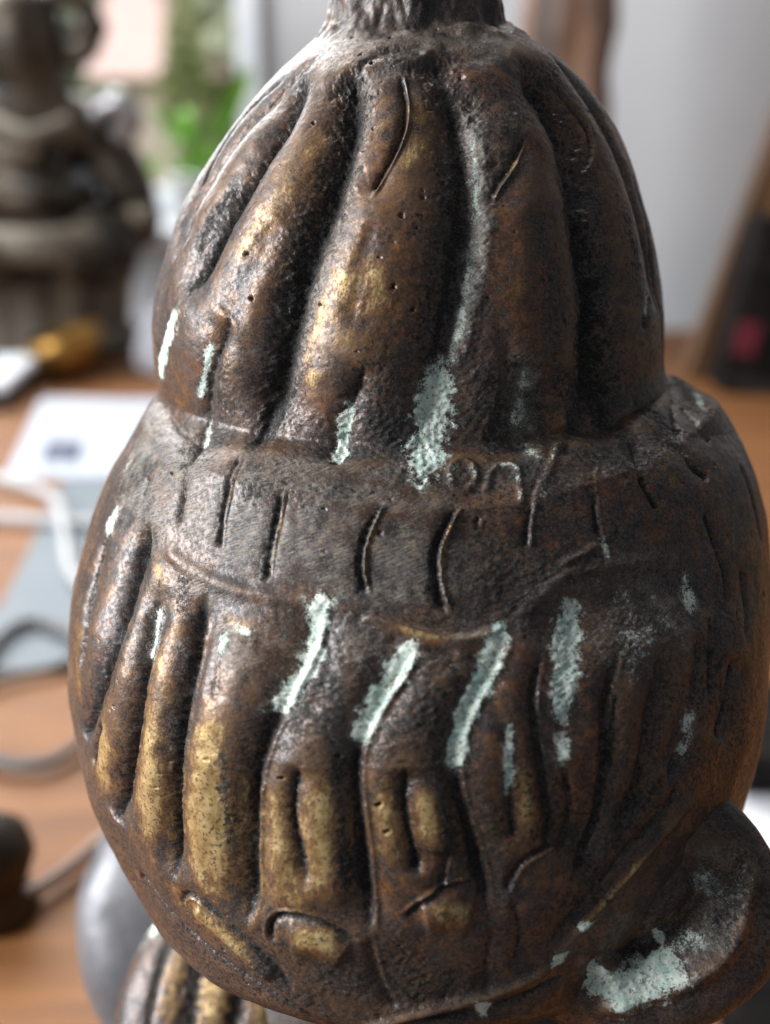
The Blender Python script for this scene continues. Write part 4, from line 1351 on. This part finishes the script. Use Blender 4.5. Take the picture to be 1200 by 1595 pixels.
# ---- behind, right
q = at(880, 110, 1.75)
PY = 1.9
a0 = at(815, 120, PY); a1 = at(948, 120, PY)
cp = empty('carved_post', ((a0[0] + a1[0]) / 2, PY, 0), 'dark brown carved wooden post against the white wall, right of the finial', 'post')
rw = (a1[0] - a0[0]) / 2
def postw(t_, z): return .10 * math.cos(7 * t_ + 2 * math.sin(6 * z)) + .05 * math.sin(3 * t_ + 14 * z)
prof = [(rw * 1.3, 0), (rw * 1.35, .03), (rw * 1.1, .05)] + [(rw * (1 + .06 * math.sin(i * 1.7)), .06 + i * .035) for i in range(24)]
v, f = lathe(((a0[0] + a1[0]) / 2, PY, 0), prof, 70, 1, 1, postw)
mesh_obj('shaft', v, f, simple('old_carved_wood', (.035, .022, .016), (.25, .14, .09), 9, .6, 0, .004, (3, 3, .5)), cp)
v, f = box((a0[0] + a1[0]) / 2 - rw * 1.5, (a0[0] + a1[0]) / 2 + rw * 1.5, PY - rw * 1.5, PY + rw * 1.5, .0005, .025)
bevel(mesh_obj('base', v, f, AGED, cp, False), .004)

# white panel leaning at the back, framed in wood on its right
WOODF = wood_material('honey_wood', (.22, .10, .04), (.36, .18, .075), (9, 9, 1.2))
b0, b1 = on_table(1065, 590), None
yb = b0[1]
t1 = at(1232, 120, yb)
fr_o = empty('leaning_board', b0, 'slanting honey coloured board leaning at the right, beside the white wall', 'board')
ax = (t1 - b0) / np.linalg.norm(t1 - b0)
sd = np.array([ax[2], 0, -ax[0]])
w0 = .028
def bar(p0, p1, wx, wy):
    p0, p1 = np.array(p0), np.array(p1)
    d0 = (p1 - p0) / np.linalg.norm(p1 - p0); s0 = np.array([d0[2], 0, -d0[0]]); y0 = np.array([0, 1.0, 0])
    V = [p + i * s0 * wx + j * y0 * wy for p in (p0, p1) for i in (0, 1) for j in (0, 1)]
    return V, [(0, 1, 3, 2), (4, 6, 7, 5), (0, 4, 5, 1), (2, 3, 7, 6), (0, 2, 6, 4), (1, 5, 7, 3)]
v, f = bar(b0, b0 + ax * .75, .030, .03); bevel(mesh_obj('edge_strip', v, f, wood_material('dark_wood_edge', (.09, .045, .022), (.15, .08, .04), (9, 9, 1.2)), fr_o, False), .003)
v, f = bar(b0 + sd * .031 + np.array([0, .006, 0]), b0 + sd * .031 + ax * .75 + np.array([0, .006, 0]), .30, .018); bevel(mesh_obj('panel', v, f, WOODF, fr_o, False), .003)
# black bag leaning on the board
BL = simple('black_fabric', (.006, .005, .005), (.014, .012, .011), 30, .9, 0, .002)
BL.node_tree.nodes['Principled BSDF'].inputs['Specular IOR Level'].default_value = 0.12
gy = yb - .09
g0 = at(1122, 592, gy); g0[2] = 0.002
bag = empty('dark_cabinet', g0, 'dark cabinet with a red corner patch, at the right edge against the slanting board', 'cabinet')
gt = at(1186, 335, gy)
v, f = bar(g0, g0 + (gt - g0), .34, .07)
bevel(mesh_obj('body', v, f, BL, bag, False), .008)
dg = (gt - g0) / np.linalg.norm(gt - g0); sg = np.array([dg[2], 0, -dg[0]])
p0 = g0 + dg * .055 + sg * .004 - np.array([0, .003, 0])
v, f = bar(p0, p0 + dg * .045, .030, .0028)
mesh_obj('red_patch', v, f, simple('crimson_cloth', (.09, .004, .012), (.13, .008, .02), 30, .7), bag, False)
p0 = g0 + dg * .006 + sg * .012 - np.array([0, .004, 0])
v, f = bar(p0, p0 + dg * .020, .30, .0035)
mesh_obj('plinth', v, f, simple('black_plinth', (.01, .01, .012), (.02, .02, .022), 20, .5), bag, False)

# lower right: white card and black case on the table
c = [on_table(1120, 1130, .004), on_table(1330, 1130, .004), on_table(1360, 1425, .004), on_table(1130, 1425, .004)]
v, f = slab(c, .002)
o = mesh_obj('white_card', v, f, simple('white_card_stock', (.66, .66, .68), (.70, .70, .72), 8, .6), None, False)
tag(o, 'white card on the table at the right edge, behind the ear', 'card')
def case(label, pts, h, name):
    c = [on_table(px, py, h) for px, py in pts]
    v, f = slab(c, h - .006)
    o_ = mesh_obj(name, v, f, BL, None, False); bevel(o_, .006); tag(o_, label, 'case')
case('black case at the lower right corner, below the ear', [(1110, 1400), (1330, 1400), (1330, 1660), (1142, 1660)], .03, 'black_case')
case('black case at the right edge, above the white card and beside the hair', [(1140, 1060), (1330, 1060), (1330, 1185), (1150, 1185)], .03, 'black_case')
